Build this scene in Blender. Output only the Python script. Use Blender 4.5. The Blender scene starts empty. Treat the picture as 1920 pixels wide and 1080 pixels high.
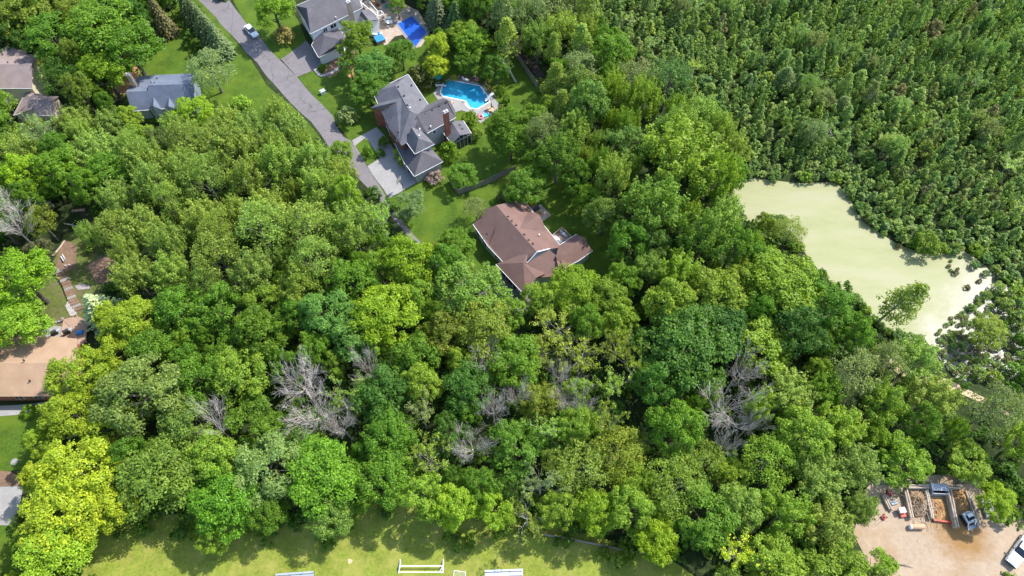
import bpy, math, random
import numpy as np
from mathutils import Vector
random.seed(7); rng = np.random.default_rng(7)
C = bpy.context.scene.collection
R = math.radians
# ---------------------------------------------------------------- camera, sky, sun, exposure
F = 1350.0; TH = R(30); CH = 120.0
ct, st = math.cos(TH), math.sin(TH)
cam = bpy.data.cameras.new('camera'); cam.sensor_width = 36; cam.lens = F / 1920 * 36; cam.clip_end = 3000; cam.clip_start = 1
co = bpy.data.objects.new('camera', cam); C.objects.link(co)
co.location = (0, 0, CH); co.rotation_euler = (TH, 0, 0); bpy.context.scene.camera = co
SUN_AZ, SUN_EL = R(56.5), R(48.8)
w = bpy.data.worlds.new('World'); bpy.context.scene.world = w; w.use_nodes = True
nt = w.node_tree; sky = nt.nodes.new('ShaderNodeTexSky'); sky.sky_type = 'NISHITA'; sky.sun_disc = False
sky.sun_elevation = SUN_EL; sky.sun_rotation = SUN_AZ
nt.links.new(sky.outputs[0], nt.nodes['Background'].inputs[0]); nt.nodes['Background'].inputs[1].default_value = 0.15
sl = bpy.data.lights.new('sun', 'SUN'); sl.energy = 3.0; sl.angle = R(0.53); sl.color = (1.0, 0.955, 0.88)
so = bpy.data.objects.new('sun', sl); C.objects.link(so)
SD = Vector((math.sin(SUN_AZ) * math.cos(SUN_EL), math.cos(SUN_AZ) * math.cos(SUN_EL), math.sin(SUN_EL)))
so.rotation_euler = (-SD).to_track_quat('-Z', 'Y').to_euler(); so.location = SD * 200
vs = bpy.context.scene.view_settings; vs.view_transform = 'Standard'; vs.look = 'None'; vs.exposure = 1.27; vs.gamma = 1

def P(px, py, z=0.0):
    x = px - 960; u = 540 - py
    d = (x, F * st + u * ct, -F * ct + u * st); t = (z - CH) / d[2]
    return Vector((d[0] * t, d[1] * t, z))
def proj(x, y, z):
    z = z - CH; f = y * st - z * ct; u = y * ct + z * st
    return 960 + F * x / f, 540 - F * u / f
def ppm(x, y, z):
    return F / (y * st - (z - CH) * ct)
def inpoly(x, y, poly):
    c = False; j = len(poly) - 1
    for i in range(len(poly)):
        xi, yi = poly[i]; xj, yj = poly[j]
        if (yi > y) != (yj > y) and x < (xj - xi) * (y - yi) / (yj - yi) + xi: c = not c
        j = i
    return c

# ---------------------------------------------------------------- materials
def new_mat(name):
    m = bpy.data.materials.new(name); m.use_nodes = True
    return m, m.node_tree.nodes, m.node_tree.links, m.node_tree.nodes['Principled BSDF']
def noise(N, L, vec, scale, detail=3, rough=.6):
    n = N.new('ShaderNodeTexNoise'); n.inputs['Scale'].default_value = scale; n.inputs['Detail'].default_value = detail; n.inputs['Roughness'].default_value = rough
    if vec is not None: L.new(vec, n.inputs['Vector'])
    return n.outputs['Fac']
def ramp(N, L, fac, stops):
    r = N.new('ShaderNodeValToRGB'); e = r.color_ramp.elements
    while len(e) < len(stops): e.new(.5)
    for k, (p, c) in enumerate(stops): e[k].position = p; e[k].color = (*c, 1)
    L.new(fac, r.inputs[0]); return r.outputs[0]
def mixc(N, L, f, a, b, mode='MIX'):
    m = N.new('ShaderNodeMix'); m.data_type = 'RGBA'; m.blend_type = mode
    for s, v in ((0, f), (6, a), (7, b)):
        if isinstance(v, (float, int)): m.inputs[s].default_value = v
        elif isinstance(v, tuple): m.inputs[s].default_value = (*v, 1)
        else: L.new(v, m.inputs[s])
    return m.outputs[2]
def pm(name, col, rough=.8, var=.25, scale=2.0, spec=.3, bump=0.0, stretch=None, metal=0.0, patch=None, world=True):
    """principled material with two octaves of noise in world/object space; patch=(colour, scale, lo, hi)"""
    m, N, L, b = new_mat(name)
    if world: g = N.new('ShaderNodeNewGeometry'); vec = g.outputs['Position']
    else: g = N.new('ShaderNodeTexCoord'); vec = g.outputs['Object']
    if stretch:
        mp = N.new('ShaderNodeMapping'); mp.inputs['Scale'].default_value = stretch; L.new(vec, mp.inputs[0]); v2 = mp.outputs[0]
    else: v2 = vec
    c = tuple(col); lo = tuple(x * (1 - var) for x in c); hi = tuple(min(1, x * (1 + var)) for x in c)
    c1 = ramp(N, L, noise(N, L, v2, scale, 5, .7), [(.3, lo), (.7, hi)])
    c2 = ramp(N, L, noise(N, L, vec, scale * .13, 3), [(.3, (1 - var * .7,) * 3), (.7, (1 + var * .4,) * 3)])
    out = mixc(N, L, 1.0, c1, c2, 'MULTIPLY')
    if patch:
        pc, ps, a, z = patch
        f = ramp(N, L, noise(N, L, vec, ps, 5, .65), [(a, (0, 0, 0)), (z, (1, 1, 1))])
        out = mixc(N, L, f, out, pc)
    L.new(out, b.inputs['Base Color']); b.inputs['Roughness'].default_value = rough
    b.inputs['Specular IOR Level'].default_value = spec; b.inputs['Metallic'].default_value = metal
    if bump:
        bp = N.new('ShaderNodeBump'); bp.inputs['Strength'].default_value = bump; bp.inputs['Distance'].default_value = .1
        L.new(noise(N, L, v2, scale * 1.5, 4), bp.inputs['Height']); L.new(bp.outputs[0], b.inputs['Normal'])
    return m
def leaf_mat(name, trans=.3, gloss=.22, rough=.5):
    m, N, L, b = new_mat(name)
    oi = N.new('ShaderNodeObjectInfo'); g = N.new('ShaderNodeNewGeometry'); tc = N.new('ShaderNodeTexCoord')
    v = ramp(N, L, g.outputs['Random Per Island'], [(0, (.60, .62, .6)), (.55, (1, 1, 1)), (.9, (1.28, 1.22, 1.05)), (1, (1.7, 1.5, 1.5))])
    n = ramp(N, L, noise(N, L, tc.outputs['Object'], .55, 3), [(.3, (.78, .84, .9)), (.7, (1.18, 1.1, .95))])
    c = mixc(N, L, 1.0, mixc(N, L, 1.0, oi.outputs['Color'], v, 'MULTIPLY'), n, 'MULTIPLY')
    L.new(c, b.inputs['Base Color']); b.inputs['Roughness'].default_value = rough; b.inputs['Specular IOR Level'].default_value = gloss
    t = N.new('ShaderNodeBsdfTranslucent'); L.new(mixc(N, L, 1.0, c, (1.05, 1.2, .6), 'MULTIPLY'), t.inputs[0])
    ms = N.new('ShaderNodeMixShader'); ms.inputs[0].default_value = trans
    L.new(b.outputs[0], ms.inputs[1]); L.new(t.outputs[0], ms.inputs[2]); L.new(ms.outputs[0], N['Material Output'].inputs[0])
    return m
LEAF = leaf_mat('leaves', .42); NEEDLE = leaf_mat('needles', .12, .2)
def bark_mat():
    m, N, L, b = new_mat('bark'); oi = N.new('ShaderNodeObjectInfo'); tc = N.new('ShaderNodeTexCoord')
    mp = N.new('ShaderNodeMapping'); mp.inputs['Scale'].default_value = (6, 6, 1.5); L.new(tc.outputs['Object'], mp.inputs[0])
    v = ramp(N, L, noise(N, L, mp.outputs[0], 1.5, 4), [(.3, (.6,) * 3), (.7, (1.25,) * 3)])
    L.new(mixc(N, L, 1.0, oi.outputs['Color'], v, 'MULTIPLY'), b.inputs['Base Color']); b.inputs['Roughness'].default_value = .9
    return m
BARK = bark_mat()
M = {}
M['forest_floor'] = pm('forest_floor', (.032, .048, .016), .95, .5, 1.2, .1, .5, patch=((.06, .05, .03), .25, .55, .75))
M['lawn'] = pm('lawn', (.062, .115, .012), .9, .34, 2.4, .15, .4, patch=((.10, .15, .014), .22, .42, .7))
M['field'] = pm('field', (.185, .225, .032), .9, .3, 2.0, .15, .4, patch=((.27, .265, .06), .35, .46, .68))
M['yardgrass'] = pm('yardgrass', (.10, .125, .03), .9, .3, 1.6, .12, .4, patch=((.15, .115, .075), .2, .48, .64))
M['asphalt'] = pm('asphalt', (.185, .168, .172), .9, .14, 5, .25, .2, patch=((.15, .137, .142), .3, .5, .72))
def cracks(m, scale, col, lo=.006, hi=.02):
    N, L = m.node_tree.nodes, m.node_tree.links; b = N['Principled BSDF']; old = b.inputs['Base Color'].links[0].from_socket; g = N.new('ShaderNodeNewGeometry')
    nz = N.new('ShaderNodeTexNoise'); nz.inputs['Scale'].default_value = .6; L.new(g.outputs['Position'], nz.inputs['Vector']); ad = N.new('ShaderNodeVectorMath'); ad.operation = 'MULTIPLY_ADD'; L.new(nz.outputs['Color'], ad.inputs[0]); ad.inputs[1].default_value = (2.5, 2.5, 0); L.new(g.outputs['Position'], ad.inputs[2])
    v = N.new('ShaderNodeTexVoronoi'); v.feature = 'DISTANCE_TO_EDGE'; v.inputs['Scale'].default_value = scale; L.new(ad.outputs[0], v.inputs['Vector'])
    f = ramp(N, L, v.outputs['Distance'], [(lo, (1, 1, 1)), (hi, (0, 0, 0))]); L.new(mixc(N, L, f, old, col), b.inputs['Base Color'])
cracks(M['asphalt'], .14, (.115, .105, .108), .003, .012)
M['concrete'] = pm('concrete', (.28, .27, .265), .85, .09, 4, .3, .1, patch=((.34, .33, .32), .35, .5, .75))
M['paving'] = pm('paving', (.40, .33, .27), .85, .15, 6, .3, .15, patch=((.33, .24, .18), .5, .48, .65))
M['sand'] = pm('sand', (.43, .34, .25), .95, .12, 1.5, .15, .4, patch=((.36, .22, .10), .12, .5, .64))
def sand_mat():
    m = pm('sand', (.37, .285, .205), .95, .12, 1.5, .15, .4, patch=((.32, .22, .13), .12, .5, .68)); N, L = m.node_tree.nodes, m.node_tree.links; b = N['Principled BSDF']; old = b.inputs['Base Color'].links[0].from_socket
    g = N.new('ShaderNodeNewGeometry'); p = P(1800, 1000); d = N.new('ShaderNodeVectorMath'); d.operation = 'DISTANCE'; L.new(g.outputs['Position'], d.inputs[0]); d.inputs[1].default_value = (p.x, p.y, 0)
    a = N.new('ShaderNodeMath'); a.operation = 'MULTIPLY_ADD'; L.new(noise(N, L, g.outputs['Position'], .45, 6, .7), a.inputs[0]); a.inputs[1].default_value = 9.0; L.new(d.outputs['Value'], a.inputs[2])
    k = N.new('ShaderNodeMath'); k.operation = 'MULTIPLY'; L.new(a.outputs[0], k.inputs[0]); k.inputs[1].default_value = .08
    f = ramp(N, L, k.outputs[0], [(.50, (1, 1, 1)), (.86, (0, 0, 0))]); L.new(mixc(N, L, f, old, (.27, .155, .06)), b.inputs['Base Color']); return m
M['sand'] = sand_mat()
M['mulch'] = pm('mulch', (.34, .19, .085), .95, .25, 4, .1, .5, patch=((.42, .26, .11), .7, .45, .62))
M['brush'] = pm('brush', (.25, .17, .10), .95, .45, 5, .1, .8)
M['dirt'] = pm('dirt', (.20, .13, .09), .95, .3, 2, .1, .5)
M['darkpath'] = pm('dark_path', (.075, .06, .052), .95, .3, 2, .1, .4)
M['gravel'] = pm('gravel', (.33, .29, .29), .95, .35, 6, .2, .6)
M['trail'] = pm('trail', (.50, .38, .24), .95, .25, 2, .1, .4)
M['slate'] = pm('slate_shingles', (.112, .11, .124), .85, .2, 3, .3, .25, (2, 2, 14), patch=((.155, .148, .16), .5, .4, .75))
M['slatedark'] = pm('dark_shingles', (.105, .098, .108), .85, .2, 3, .3, .25, (2, 2, 14), patch=((.15, .14, .15), .6, .55, .8))
M['bluegrey'] = pm('bluegrey_shingles', (.12, .145, .20), .85, .25, 4, .3, .3, (2, 2, 10), patch=((.155, .175, .22), .8, .42, .7))
M['brownroof'] = pm('brown_shingles', (.180, .108, .090), .85, .24, 3.5, .3, .25, (2, 2, 14), patch=((.155, .095, .08), .5, .45, .7))
M['tanroof'] = pm('tan_shingles', (.37, .25, .165), .85, .16, 4, .25, .25, (2, 2, 14), patch=((.33, .215, .14), .5, .45, .7))
M['weatheredroof'] = pm('weathered_shingles', (.25, .195, .185), .85, .2, 3.5, .25, .25, (2, 2, 12), patch=((.29, .23, .21), .5, .4, .7))
M['white'] = pm('white_paint', (.78, .78, .77), .5, .05, 3)
M['siding'] = pm('pale_siding', (.5, .53, .56), .6, .06, 1, .3, .1, (.2, .2, 12))
M['greysiding'] = pm('grey_siding', (.32, .34, .34), .65, .1, 1, .3, .1, (.2, .2, 12))
M['cream'] = pm('cream_siding', (.62, .55, .38), .65, .06, 1, .3, .1, (.2, .2, 12))
M['redbrick'] = pm('red_brick', (.30, .115, .075), .85, .3, 6, .2, .3, (1, 1, 3))
M['tanbrick'] = pm('tan_brick', (.50, .36, .27), .85, .25, 6, .2, .3, (1, 1, 3))
M['timber'] = pm('weathered_timber', (.46, .38, .30), .9, .35, 3, .15, .5, (3, 3, 3))
M['greywood'] = pm('grey_wood', (.27, .24, .21), .9, .3, 3, .15, .4, (4, 4, 1))
M['deckwood'] = pm('deck_wood', (.40, .27, .20), .85, .25, 4, .15, .3)
M['metal'] = pm('bright_metal', (.72, .73, .75), .38, .05, 3, .5, metal=.75)
M['darkmetal'] = pm('dark_metal', (.05, .052, .055), .5, .2, 3, .4)
M['rubber'] = pm('rubber', (.02, .02, .02), .8, .2, 5)
M['carwhite'] = pm('white_car_paint', (.76, .79, .82), .25, .02, 1, .5)
M['red'] = pm('red_paint', (.62, .06, .03), .5, .15, 3)
M['pink'] = pm('pink_vinyl', (.80, .22, .36), .35, .08, 3)
M['teal'] = pm('teal_fabric', (.03, .30, .27), .7, .15, 3)
M['aqua'] = pm('aqua_vinyl', (.10, .55, .66), .35, .08, 3)
M['bluetarp'] = pm('blue_tarp', (.04, .25, .62), .5, .18, 2)
M['greybox'] = pm('grey_steel', (.36, .40, .45), .5, .2, 2, .4)
M['rust'] = pm('tan_steel', (.52, .34, .20), .7, .2, 3)
M['stone'] = pm('stone', (.40, .36, .34), .9, .3, 3, .2, .4)
def glass_mat():
    m, N, L, b = new_mat('window_glass'); b.inputs['Base Color'].default_value = (.02, .026, .035, 1); b.inputs['Roughness'].default_value = .08
    b.inputs['Specular IOR Level'].default_value = .7; return m
M['glass'] = glass_mat()
def pool_mat(name, c1, c2, rough, bump, scale):
    m, N, L, b = new_mat(name); g = N.new('ShaderNodeNewGeometry'); v = g.outputs['Position']
    L.new(ramp(N, L, noise(N, L, v, scale, 3), [(.35, c1), (.68, c2)]), b.inputs['Base Color']); b.inputs['Roughness'].default_value = rough
    bp = N.new('ShaderNodeBump'); bp.inputs['Strength'].default_value = bump; bp.inputs['Distance'].default_value = .06
    L.new(noise(N, L, v, 2.2, 3), bp.inputs['Height']); L.new(bp.outputs[0], b.inputs['Normal']); return m
M['pool'] = pool_mat('pool_water', (.012, .25, .45), (.022, .36, .56), .4, .06, .16)
M['poolcover'] = pool_mat('pool_cover', (.006, .075, .42), (.012, .10, .5), .4, .25, .4)
def pond_mat():
    m, N, L, b = new_mat('pond_water'); g = N.new('ShaderNodeNewGeometry'); v = g.outputs['Position']
    # duckweed film thins out towards the reed marsh (its edge is a wobbly line on the ground)
    sx = N.new('ShaderNodeSeparateXYZ'); L.new(v, sx.inputs[0])
    def mth(op, a, bb):
        n = N.new('ShaderNodeMath'); n.operation = op
        for k, q in enumerate((a, bb)):
            if isinstance(q, (int, float)): n.inputs[k].default_value = q
            else: L.new(q, n.inputs[k])
        return n.outputs[0]
    smp = N.new('ShaderNodeMapping'); smp.inputs['Rotation'].default_value = (0, 0, .6); smp.inputs['Scale'].default_value = (.1, .28, 1); L.new(v, smp.inputs[0]); stv = smp.outputs[0]
    nz = noise(N, L, v, .12, 5, .65)
    d = mth('SUBTRACT', mth('ADD', sx.outputs[0], mth('MULTIPLY', nz, 16)), mth('MULTIPLY', sx.outputs[1], .9))
    openw = ramp(N, L, mth('MULTIPLY', mth('ADD', d, -22), .05), [(.30, (0, 0, 0)), (.95, (1, 1, 1))])
    weed = ramp(N, L, noise(N, L, stv, .55, 8, .72), [(.3, (.195, .21, .07)), (.44, (.235, .245, .098)), (.56, (.26, .262, .122)), (.72, (.28, .276, .16))])
    scum = ramp(N, L, noise(N, L, v, .8, 5, .75), [(.42, (.05, .05, .03)), (.60, (.20, .19, .15))])
    L.new(mixc(N, L, openw, weed, scum), b.inputs['Base Color'])
    L.new(ramp(N, L, openw, [(0, (.62,) * 3), (1, (.24,) * 3)]), b.inputs['Roughness'])
    b.inputs['Specular IOR Level'].default_value = .42
    bp = N.new('ShaderNodeBump'); bp.inputs['Distance'].default_value = .12; L.new(ramp(N, L, openw, [(0, (.05,) * 3), (1, (1.0,) * 3)]), bp.inputs['Strength'])
    L.new(noise(N, L, v, 2.6, 4), bp.inputs['Height']); L.new(bp.outputs[0], b.inputs['Normal']); return m
M['pond'] = pond_mat()

# ---------------------------------------------------------------- mesh helpers
class MB:
    def __init__(s): s.v = []; s.f = []
    def add(s, vs, fs):
        o = len(s.v); s.v += [tuple(v) for v in vs]; s.f += [tuple(i + o for i in f) for f in fs]; return s
    def box(s, c, size, ang=0.0, taper=1.0):
        x, y, z = (q / 2 for q in size); ca, sa = math.cos(ang), math.sin(ang); vs = []
        for k in (-1, 1):
            tp = taper if k > 0 else 1
            for i, j in ((-1, -1), (1, -1), (1, 1), (-1, 1)):
                a, b = i * x * tp, j * y * tp; vs.append((c[0] + a * ca - b * sa, c[1] + a * sa + b * ca, c[2] + k * z))
        return s.add(vs, [(3, 2, 1, 0), (4, 5, 6, 7), (0, 1, 5, 4), (1, 2, 6, 5), (2, 3, 7, 6), (3, 0, 4, 7)])
    def beam(s, a, b, w, h=None):
        h = h or w; a, b = Vector(a), Vector(b); d = (b - a).normalized(); up = Vector((0, 0, 1)) if abs(d.z) < .95 else Vector((0, 1, 0))
        x = d.cross(up).normalized() * w / 2; y = x.cross(d).normalized() * h / 2; vs = []
        for p in (a, b): vs += [p - x - y, p + x - y, p + x + y, p - x + y]
        return s.add(vs, [(3, 2, 1, 0), (4, 5, 6, 7), (0, 1, 5, 4), (1, 2, 6, 5), (2, 3, 7, 6), (3, 0, 4, 7)])
    def tube(s, pts, rad, n=6, cap=True):
        rings = []
        for i, p in enumerate(pts):
            p = Vector(p); d = (Vector(pts[min(i + 1, len(pts) - 1)]) - Vector(pts[max(i - 1, 0)])).normalized()
            a = d.cross(Vector((.31, .17, .93)) if abs(d.z) < .9 else Vector((1, 0, 0))).normalized(); b = d.cross(a); r = rad[i] if isinstance(rad, (list, tuple)) else rad
            rings.append([p + (a * math.cos(2 * math.pi * k / n) + b * math.sin(2 * math.pi * k / n)) * r for k in range(n)])
        vs = [q for rg in rings for q in rg]
        fs = [(i * n + k, i * n + (k + 1) % n, (i + 1) * n + (k + 1) % n, (i + 1) * n + k) for i in range(len(pts) - 1) for k in range(n)]
        if cap: fs += [tuple(range(n))[::-1], tuple((len(pts) - 1) * n + k for k in range(n))]
        return s.add(vs, fs)
    def slab(s, pts, z0, z1):
        """extruded polygon (xy list)"""
        n = len(pts); ar = sum(pts[i][0] * pts[(i + 1) % n][1] - pts[(i + 1) % n][0] * pts[i][1] for i in range(n))
        if ar < 0: pts = pts[::-1]
        return s.add([(p[0], p[1], z0) for p in pts] + [(p[0], p[1], z1) for p in pts],
                     [tuple(range(n))[::-1], tuple(range(n, 2 * n))] + [(i, (i + 1) % n, n + (i + 1) % n, n + i) for i in range(n)])
    def solid(s, top, drop=None, zb=None):
        """polygon in space thickened downwards by drop or down to zb"""
        top = [Vector(p) for p in top]; n = len(top); nz = sum((top[i].x * top[(i + 1) % n].y - top[(i + 1) % n].x * top[i].y) for i in range(n))
        if nz < 0: top = top[::-1]
        bot = [Vector((p.x, p.y, p.z - drop if drop else zb)) for p in top]
        return s.add(top + bot, [tuple(range(n)), tuple(range(n, 2 * n))[::-1]] + [(n + i, n + (i + 1) % n, (i + 1) % n, i) for i in range(n)])
    def ball(s, c, r, n=8, m=5):
        rx, ry, rz = r if isinstance(r, tuple) else (r, r, r); vs = [(c[0], c[1], c[2] - rz)]
        for j in range(1, m):
            t = math.pi * j / m
            vs += [(c[0] + rx * math.sin(t) * math.cos(2 * math.pi * i / n), c[1] + ry * math.sin(t) * math.sin(2 * math.pi * i / n), c[2] - rz * math.cos(t)) for i in range(n)]
        vs.append((c[0], c[1], c[2] + rz)); L = len(vs) - 1
        fs = [(0, 1 + (i + 1) % n, 1 + i) for i in range(n)] + [(1 + j * n + i, 1 + j * n + (i + 1) % n, 1 + (j + 1) * n + (i + 1) % n, 1 + (j + 1) * n + i) for j in range(m - 2) for i in range(n)]
        fs += [(L, 1 + (m - 2) * n + i, 1 + (m - 2) * n + (i + 1) % n) for i in range(n)]
        return s.add(vs, fs)
    def mesh(s, name, mat, org=None):
        me = bpy.data.meshes.new(name)
        vs = s.v if org is None else [(v[0] - org[0], v[1] - org[1], v[2] - org[2]) for v in s.v]
        me.from_pydata(vs, [], s.f)
        if mat: me.materials.append(M[mat] if isinstance(mat, str) else mat)
        return me
def link(name, me, parent=None):
    o = bpy.data.objects.new(name, me); C.objects.link(o)
    if parent: o.parent = parent
    return o
def tag(o, label, cat, group=None):
    o['label'] = label; o['category'] = cat
    if group: o['group'] = group
    return o
def thing(name, label, cat, loc=(0, 0, 0), rz=0.0, group=None):
    o = bpy.data.objects.new(name, None); C.objects.link(o); o.location = loc; o.rotation_euler = (0, 0, rz); o.empty_display_size = .2
    return tag(o, label, cat, group)
def part(name, mb, mat, parent, org=None): return link(name, mb.mesh(name, mat, org), parent)
def struct(name, mb, mat):
    o = link(name, mb.mesh(name, mat)); o['kind'] = 'structure'; return o
def gpoly(pts, z): return [P(x, y, z) for x, y in pts]
def sheet(name, pts, z, mat, thick=0):
    """ground sheet over a pixel outline (at height z), edges softened by subdividing with a little wobble"""
    w = [P(x, y, z) for x, y in pts]; out = []
    for i in range(len(w)):
        a, b = w[i], w[(i + 1) % len(w)]; n = max(1, int((b - a).length / 2.5))
        for k in range(n):
            p = a.lerp(b, k / n); out.append((p.x + (random.uniform(-.12, .12) if k else 0), p.y + (random.uniform(-.12, .12) if k else 0)))
    mb = MB()
    if thick: mb.slab(out, z - thick, z)
    else: mb.slab(out, z - .012, z)
    return struct(name, mb, mat)

# ---------------------------------------------------------------- ground, pond, lawns, roads
POND = [(1372, 400), (1380, 350), (1408, 334), (1450, 338), (1500, 344), (1568, 342), (1592, 362), (1607, 395), (1628, 420), (1662, 443), (1688, 458), (1716, 468), (1762, 474), (1802, 466), (1836, 488), (1870, 520), (1920, 560), (1960, 620), (1950, 690), (1880, 712), (1830, 712), (1790, 702), (1752, 655), (1735, 632), (1700, 628), (1655, 610), (1616, 566), (1580, 538), (1548, 516), (1515, 474), (1495, 440), (1468, 420), (1440, 424), (1408, 414)]
PW = [(p.x, p.y) for p in gpoly(POND, 0)]
PWa = np.array(PW)
def pond_depth(x, y):
    a = PWa; b = np.roll(PWa, -1, 0); d = b - a; q = np.array((x, y)) - a
    t = np.clip((q * d).sum(1) / (d * d).sum(1), 0, 1); dist = np.sqrt(((q - d * t[:, None]) ** 2).sum(1).min())
    return dist if inpoly(x, y, PW) else -dist
xs = sorted(set([-600, -400, -300, -220] + list(range(-160, 40, 10)) + [40 + 1.6 * k for k in range(70)] + [160, 200, 260, 340, 450, 600]))
ys = sorted(set([-300, -150, -60, -20, 0, 15] + [28 + 1.6 * k for k in range(52)] + [120, 130, 145, 160, 180, 220, 300, 450, 700, 1000]))
gv = []; 
for y in ys:
    for x in xs:
        z = 0.0
        if 35 < x < 155 and 20 < y < 118:
            d = pond_depth(x, y); z = -min(1.0, max(0, (d + 1.6) * .35)) if d > -1.6 else 0
        gv.append((x, y, z))
nx = len(xs); gf = [(j * nx + i, j * nx + i + 1, (j + 1) * nx + i + 1, (j + 1) * nx + i) for j in range(len(ys) - 1) for i in range(nx - 1)]
mb = MB(); mb.add(gv, gf); g = struct('ground', mb, 'forest_floor')
for p in g.data.polygons: p.use_smooth = True
mb = MB(); cx, cy = PWa.mean(0); mb.slab([(cx + (x - cx) * 1.02, cy + (y - cy) * 1.02) for x, y in PW], -.9, -.42); struct('pond_water', mb, 'pond')

sheet('lawn', [(225, 150), (262, 100), (285, 50), (320, 20), (345, -30), (360, -30), (395, 18), (440, 75), (470, 110), (500, 160), (530, 185), (565, 215), (600, 258), (560, 260), (480, 245), (430, 245), (240, 225)], .03, 'lawn')
sheet('lawn', [(425, -25), (520, -25), (560, 40), (575, 80), (528, 113), (520, 109), (485, 84), (462, 52)], .03, 'lawn')
sheet('lawn', [(557, 143), (604, 118), (680, 90), (820, 60), (960, 100), (1010, 150), (1030, 200), (1010, 260), (1065, 355), (1185, 430), (1172, 520), (1100, 575), (960, 575), (830, 510), (770, 447), (735, 392), (690, 330), (650, 255), (600, 195), (575, 165)], .03, 'lawn')
sheet('mown_field', [(110, 1130), (150, 950), (330, 965), (460, 965), (560, 985), (720, 930), (760, 930), (960, 970), (1100, 1000), (1260, 1050), (1330, 1100), (1340, 1300), (110, 1300)], .03, 'field')
sheet('lawn', [(-60, 765), (110, 765), (130, 800), (70, 880), (0, 885), (-60, 885)], .03, 'lawn')
sheet('lawn', [(-40, 985), (60, 985), (60, 1100), (-40, 1120)], .03, 'lawn')
sheet('lawn', [(55, 620), (70, 550), (105, 480), (120, 440), (150, 430), (225, 470), (225, 535), (165, 560), (160, 600), (130, 610)], .03, 'yardgrass')
sheet('bare_soil', [(105, 505), (112, 465), (122, 448), (145, 462), (140, 500), (125, 510)], .06, 'dirt')
sheet('bare_soil', [(165, 500), (190, 478), (218, 490), (212, 528), (180, 532)], .06, 'dirt')
sheet('bare_soil', [(-40, 882), (20, 884), (42, 898), (38, 912), (-40, 912)], .05, 'dirt')
sheet('mulch_bed', [(205, 180), (225, 150), (250, 115), (268, 108), (266, 130), (240, 175)], .06, 'mulch')
sheet('mulch_bed', [(605, 138), (625, 108), (665, 95), (670, 118), (640, 132), (616, 146)], .06, 'dirt')
sheet('mulch_bed', [(648, 128), (662, 118), (664, 145), (654, 145)], .06, 'mulch')
sheet('mulch_bed', [(825, 148), (850, 140), (905, 145), (918, 158), (900, 160), (842, 150)], .06, 'dirt')
sheet('forest_path', [(950, 70), (972, 75), (1000, 115), (1022, 142), (1012, 150), (985, 118), (962, 90)], .05, 'darkpath')
sheet('forest_path', [(1650, 655), (1700, 690), (1780, 712), (1830, 738), (1870, 757), (1925, 785), (1960, 800), (1960, 818), (1900, 785), (1855, 762), (1800, 738), (1740, 718), (1690, 705), (1640, 665)], .05, 'trail')
sheet('road', [(350, -30), (372, 0), (395, 23), (423, 55), (443, 75), (460, 98), (482, 117), (500, 143), (523, 168), (533, 180), (557, 205), (583, 228), (600, 250), (615, 273), (640, 300), (668, 330), (692, 355), (715, 380), (735, 408), (770, 450), (800, 485), (850, 530), (905, 560), (985, 590), (1000, 560), (960, 505), (930, 500), (935, 530), (905, 535), (850, 500), (800, 465), (775, 440), (735, 390), (720, 362), (689, 311), (669, 278), (658, 264), (644, 256), (629, 235), (625, 219), (611, 203), (587, 180), (558, 145), (522, 110), (507, 95), (490, 73), (460, 42), (433, 5), (415, -30)], .07, 'asphalt')
sheet('driveway', [(527, 111), (548, 96), (574, 76), (612, 122), (557, 144)], .085, 'asphalt')
DRV = [(660, 263), (706, 238), (728, 262), (750, 298), (775, 318), (782, 342), (729, 372), (689, 311), (665, 275)]
sheet('driveway', DRV, .11, 'concrete')
mb = MB()
for a, b in (((711, 297), (762, 270)), ((700, 330), (752, 303)), ((715, 350), (770, 325)), ((735, 300), (757, 357))):
    mb.beam(P(*a, .112), P(*b, .112), .07, .012)
struct('driveway_joint', mb, 'gravel')
sheet('island_lawn', [(666, 273), (684, 259), (692, 265), (712, 296), (689, 311)], .17, 'lawn', .15)
sheet('driveway', [(-40, 912), (44, 912), (36, 950), (30, 985), (-40, 985)], .06, 'concrete')
sheet('footpath', [(-40, 762), (60, 757), (90, 752), (92, 765), (30, 778), (-40, 782)], .07, 'concrete')
YARD = [(1600, 1000), (1630, 900), (1700, 890), (1835, 890), (1862, 965), (1900, 945), (1990, 960), (1990, 1160), (1640, 1160), (1620, 1040)]
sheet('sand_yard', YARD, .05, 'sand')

# ---------------------------------------------------------------- trees: leaf and branch builders
def leaf_mesh(name, pos, nrm, L, W, mat):
    n = len(pos); t = rng.normal(size=(n, 3)); t -= nrm * (t * nrm).sum(1)[:, None]; t /= np.linalg.norm(t, axis=1)[:, None] + 1e-9
    b = np.cross(nrm, t); l = (L * rng.uniform(.65, 1.35, n))[:, None]; wd = (W * rng.uniform(.65, 1.35, n))[:, None]
    bend = nrm * l * .12
    v = np.empty((n, 4, 3)); v[:, 0] = pos - t * l * .5 - bend; v[:, 1] = pos + b * wd * .5 + t * l * .06; v[:, 2] = pos + t * l * .5 - bend; v[:, 3] = pos - b * wd * .5 + t * l * .06
    me = bpy.data.meshes.new(name); me.vertices.add(n * 4); me.loops.add(n * 4); me.polygons.add(n)
    me.vertices.foreach_set('co', v.reshape(-1).astype(np.float32)); me.loops.foreach_set('vertex_index', np.arange(n * 4, dtype=np.int32))
    me.polygons.foreach_set('loop_start', np.arange(0, n * 4, 4, dtype=np.int32)); me.update(calc_edges=True); me.materials.append(mat); return me
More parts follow.
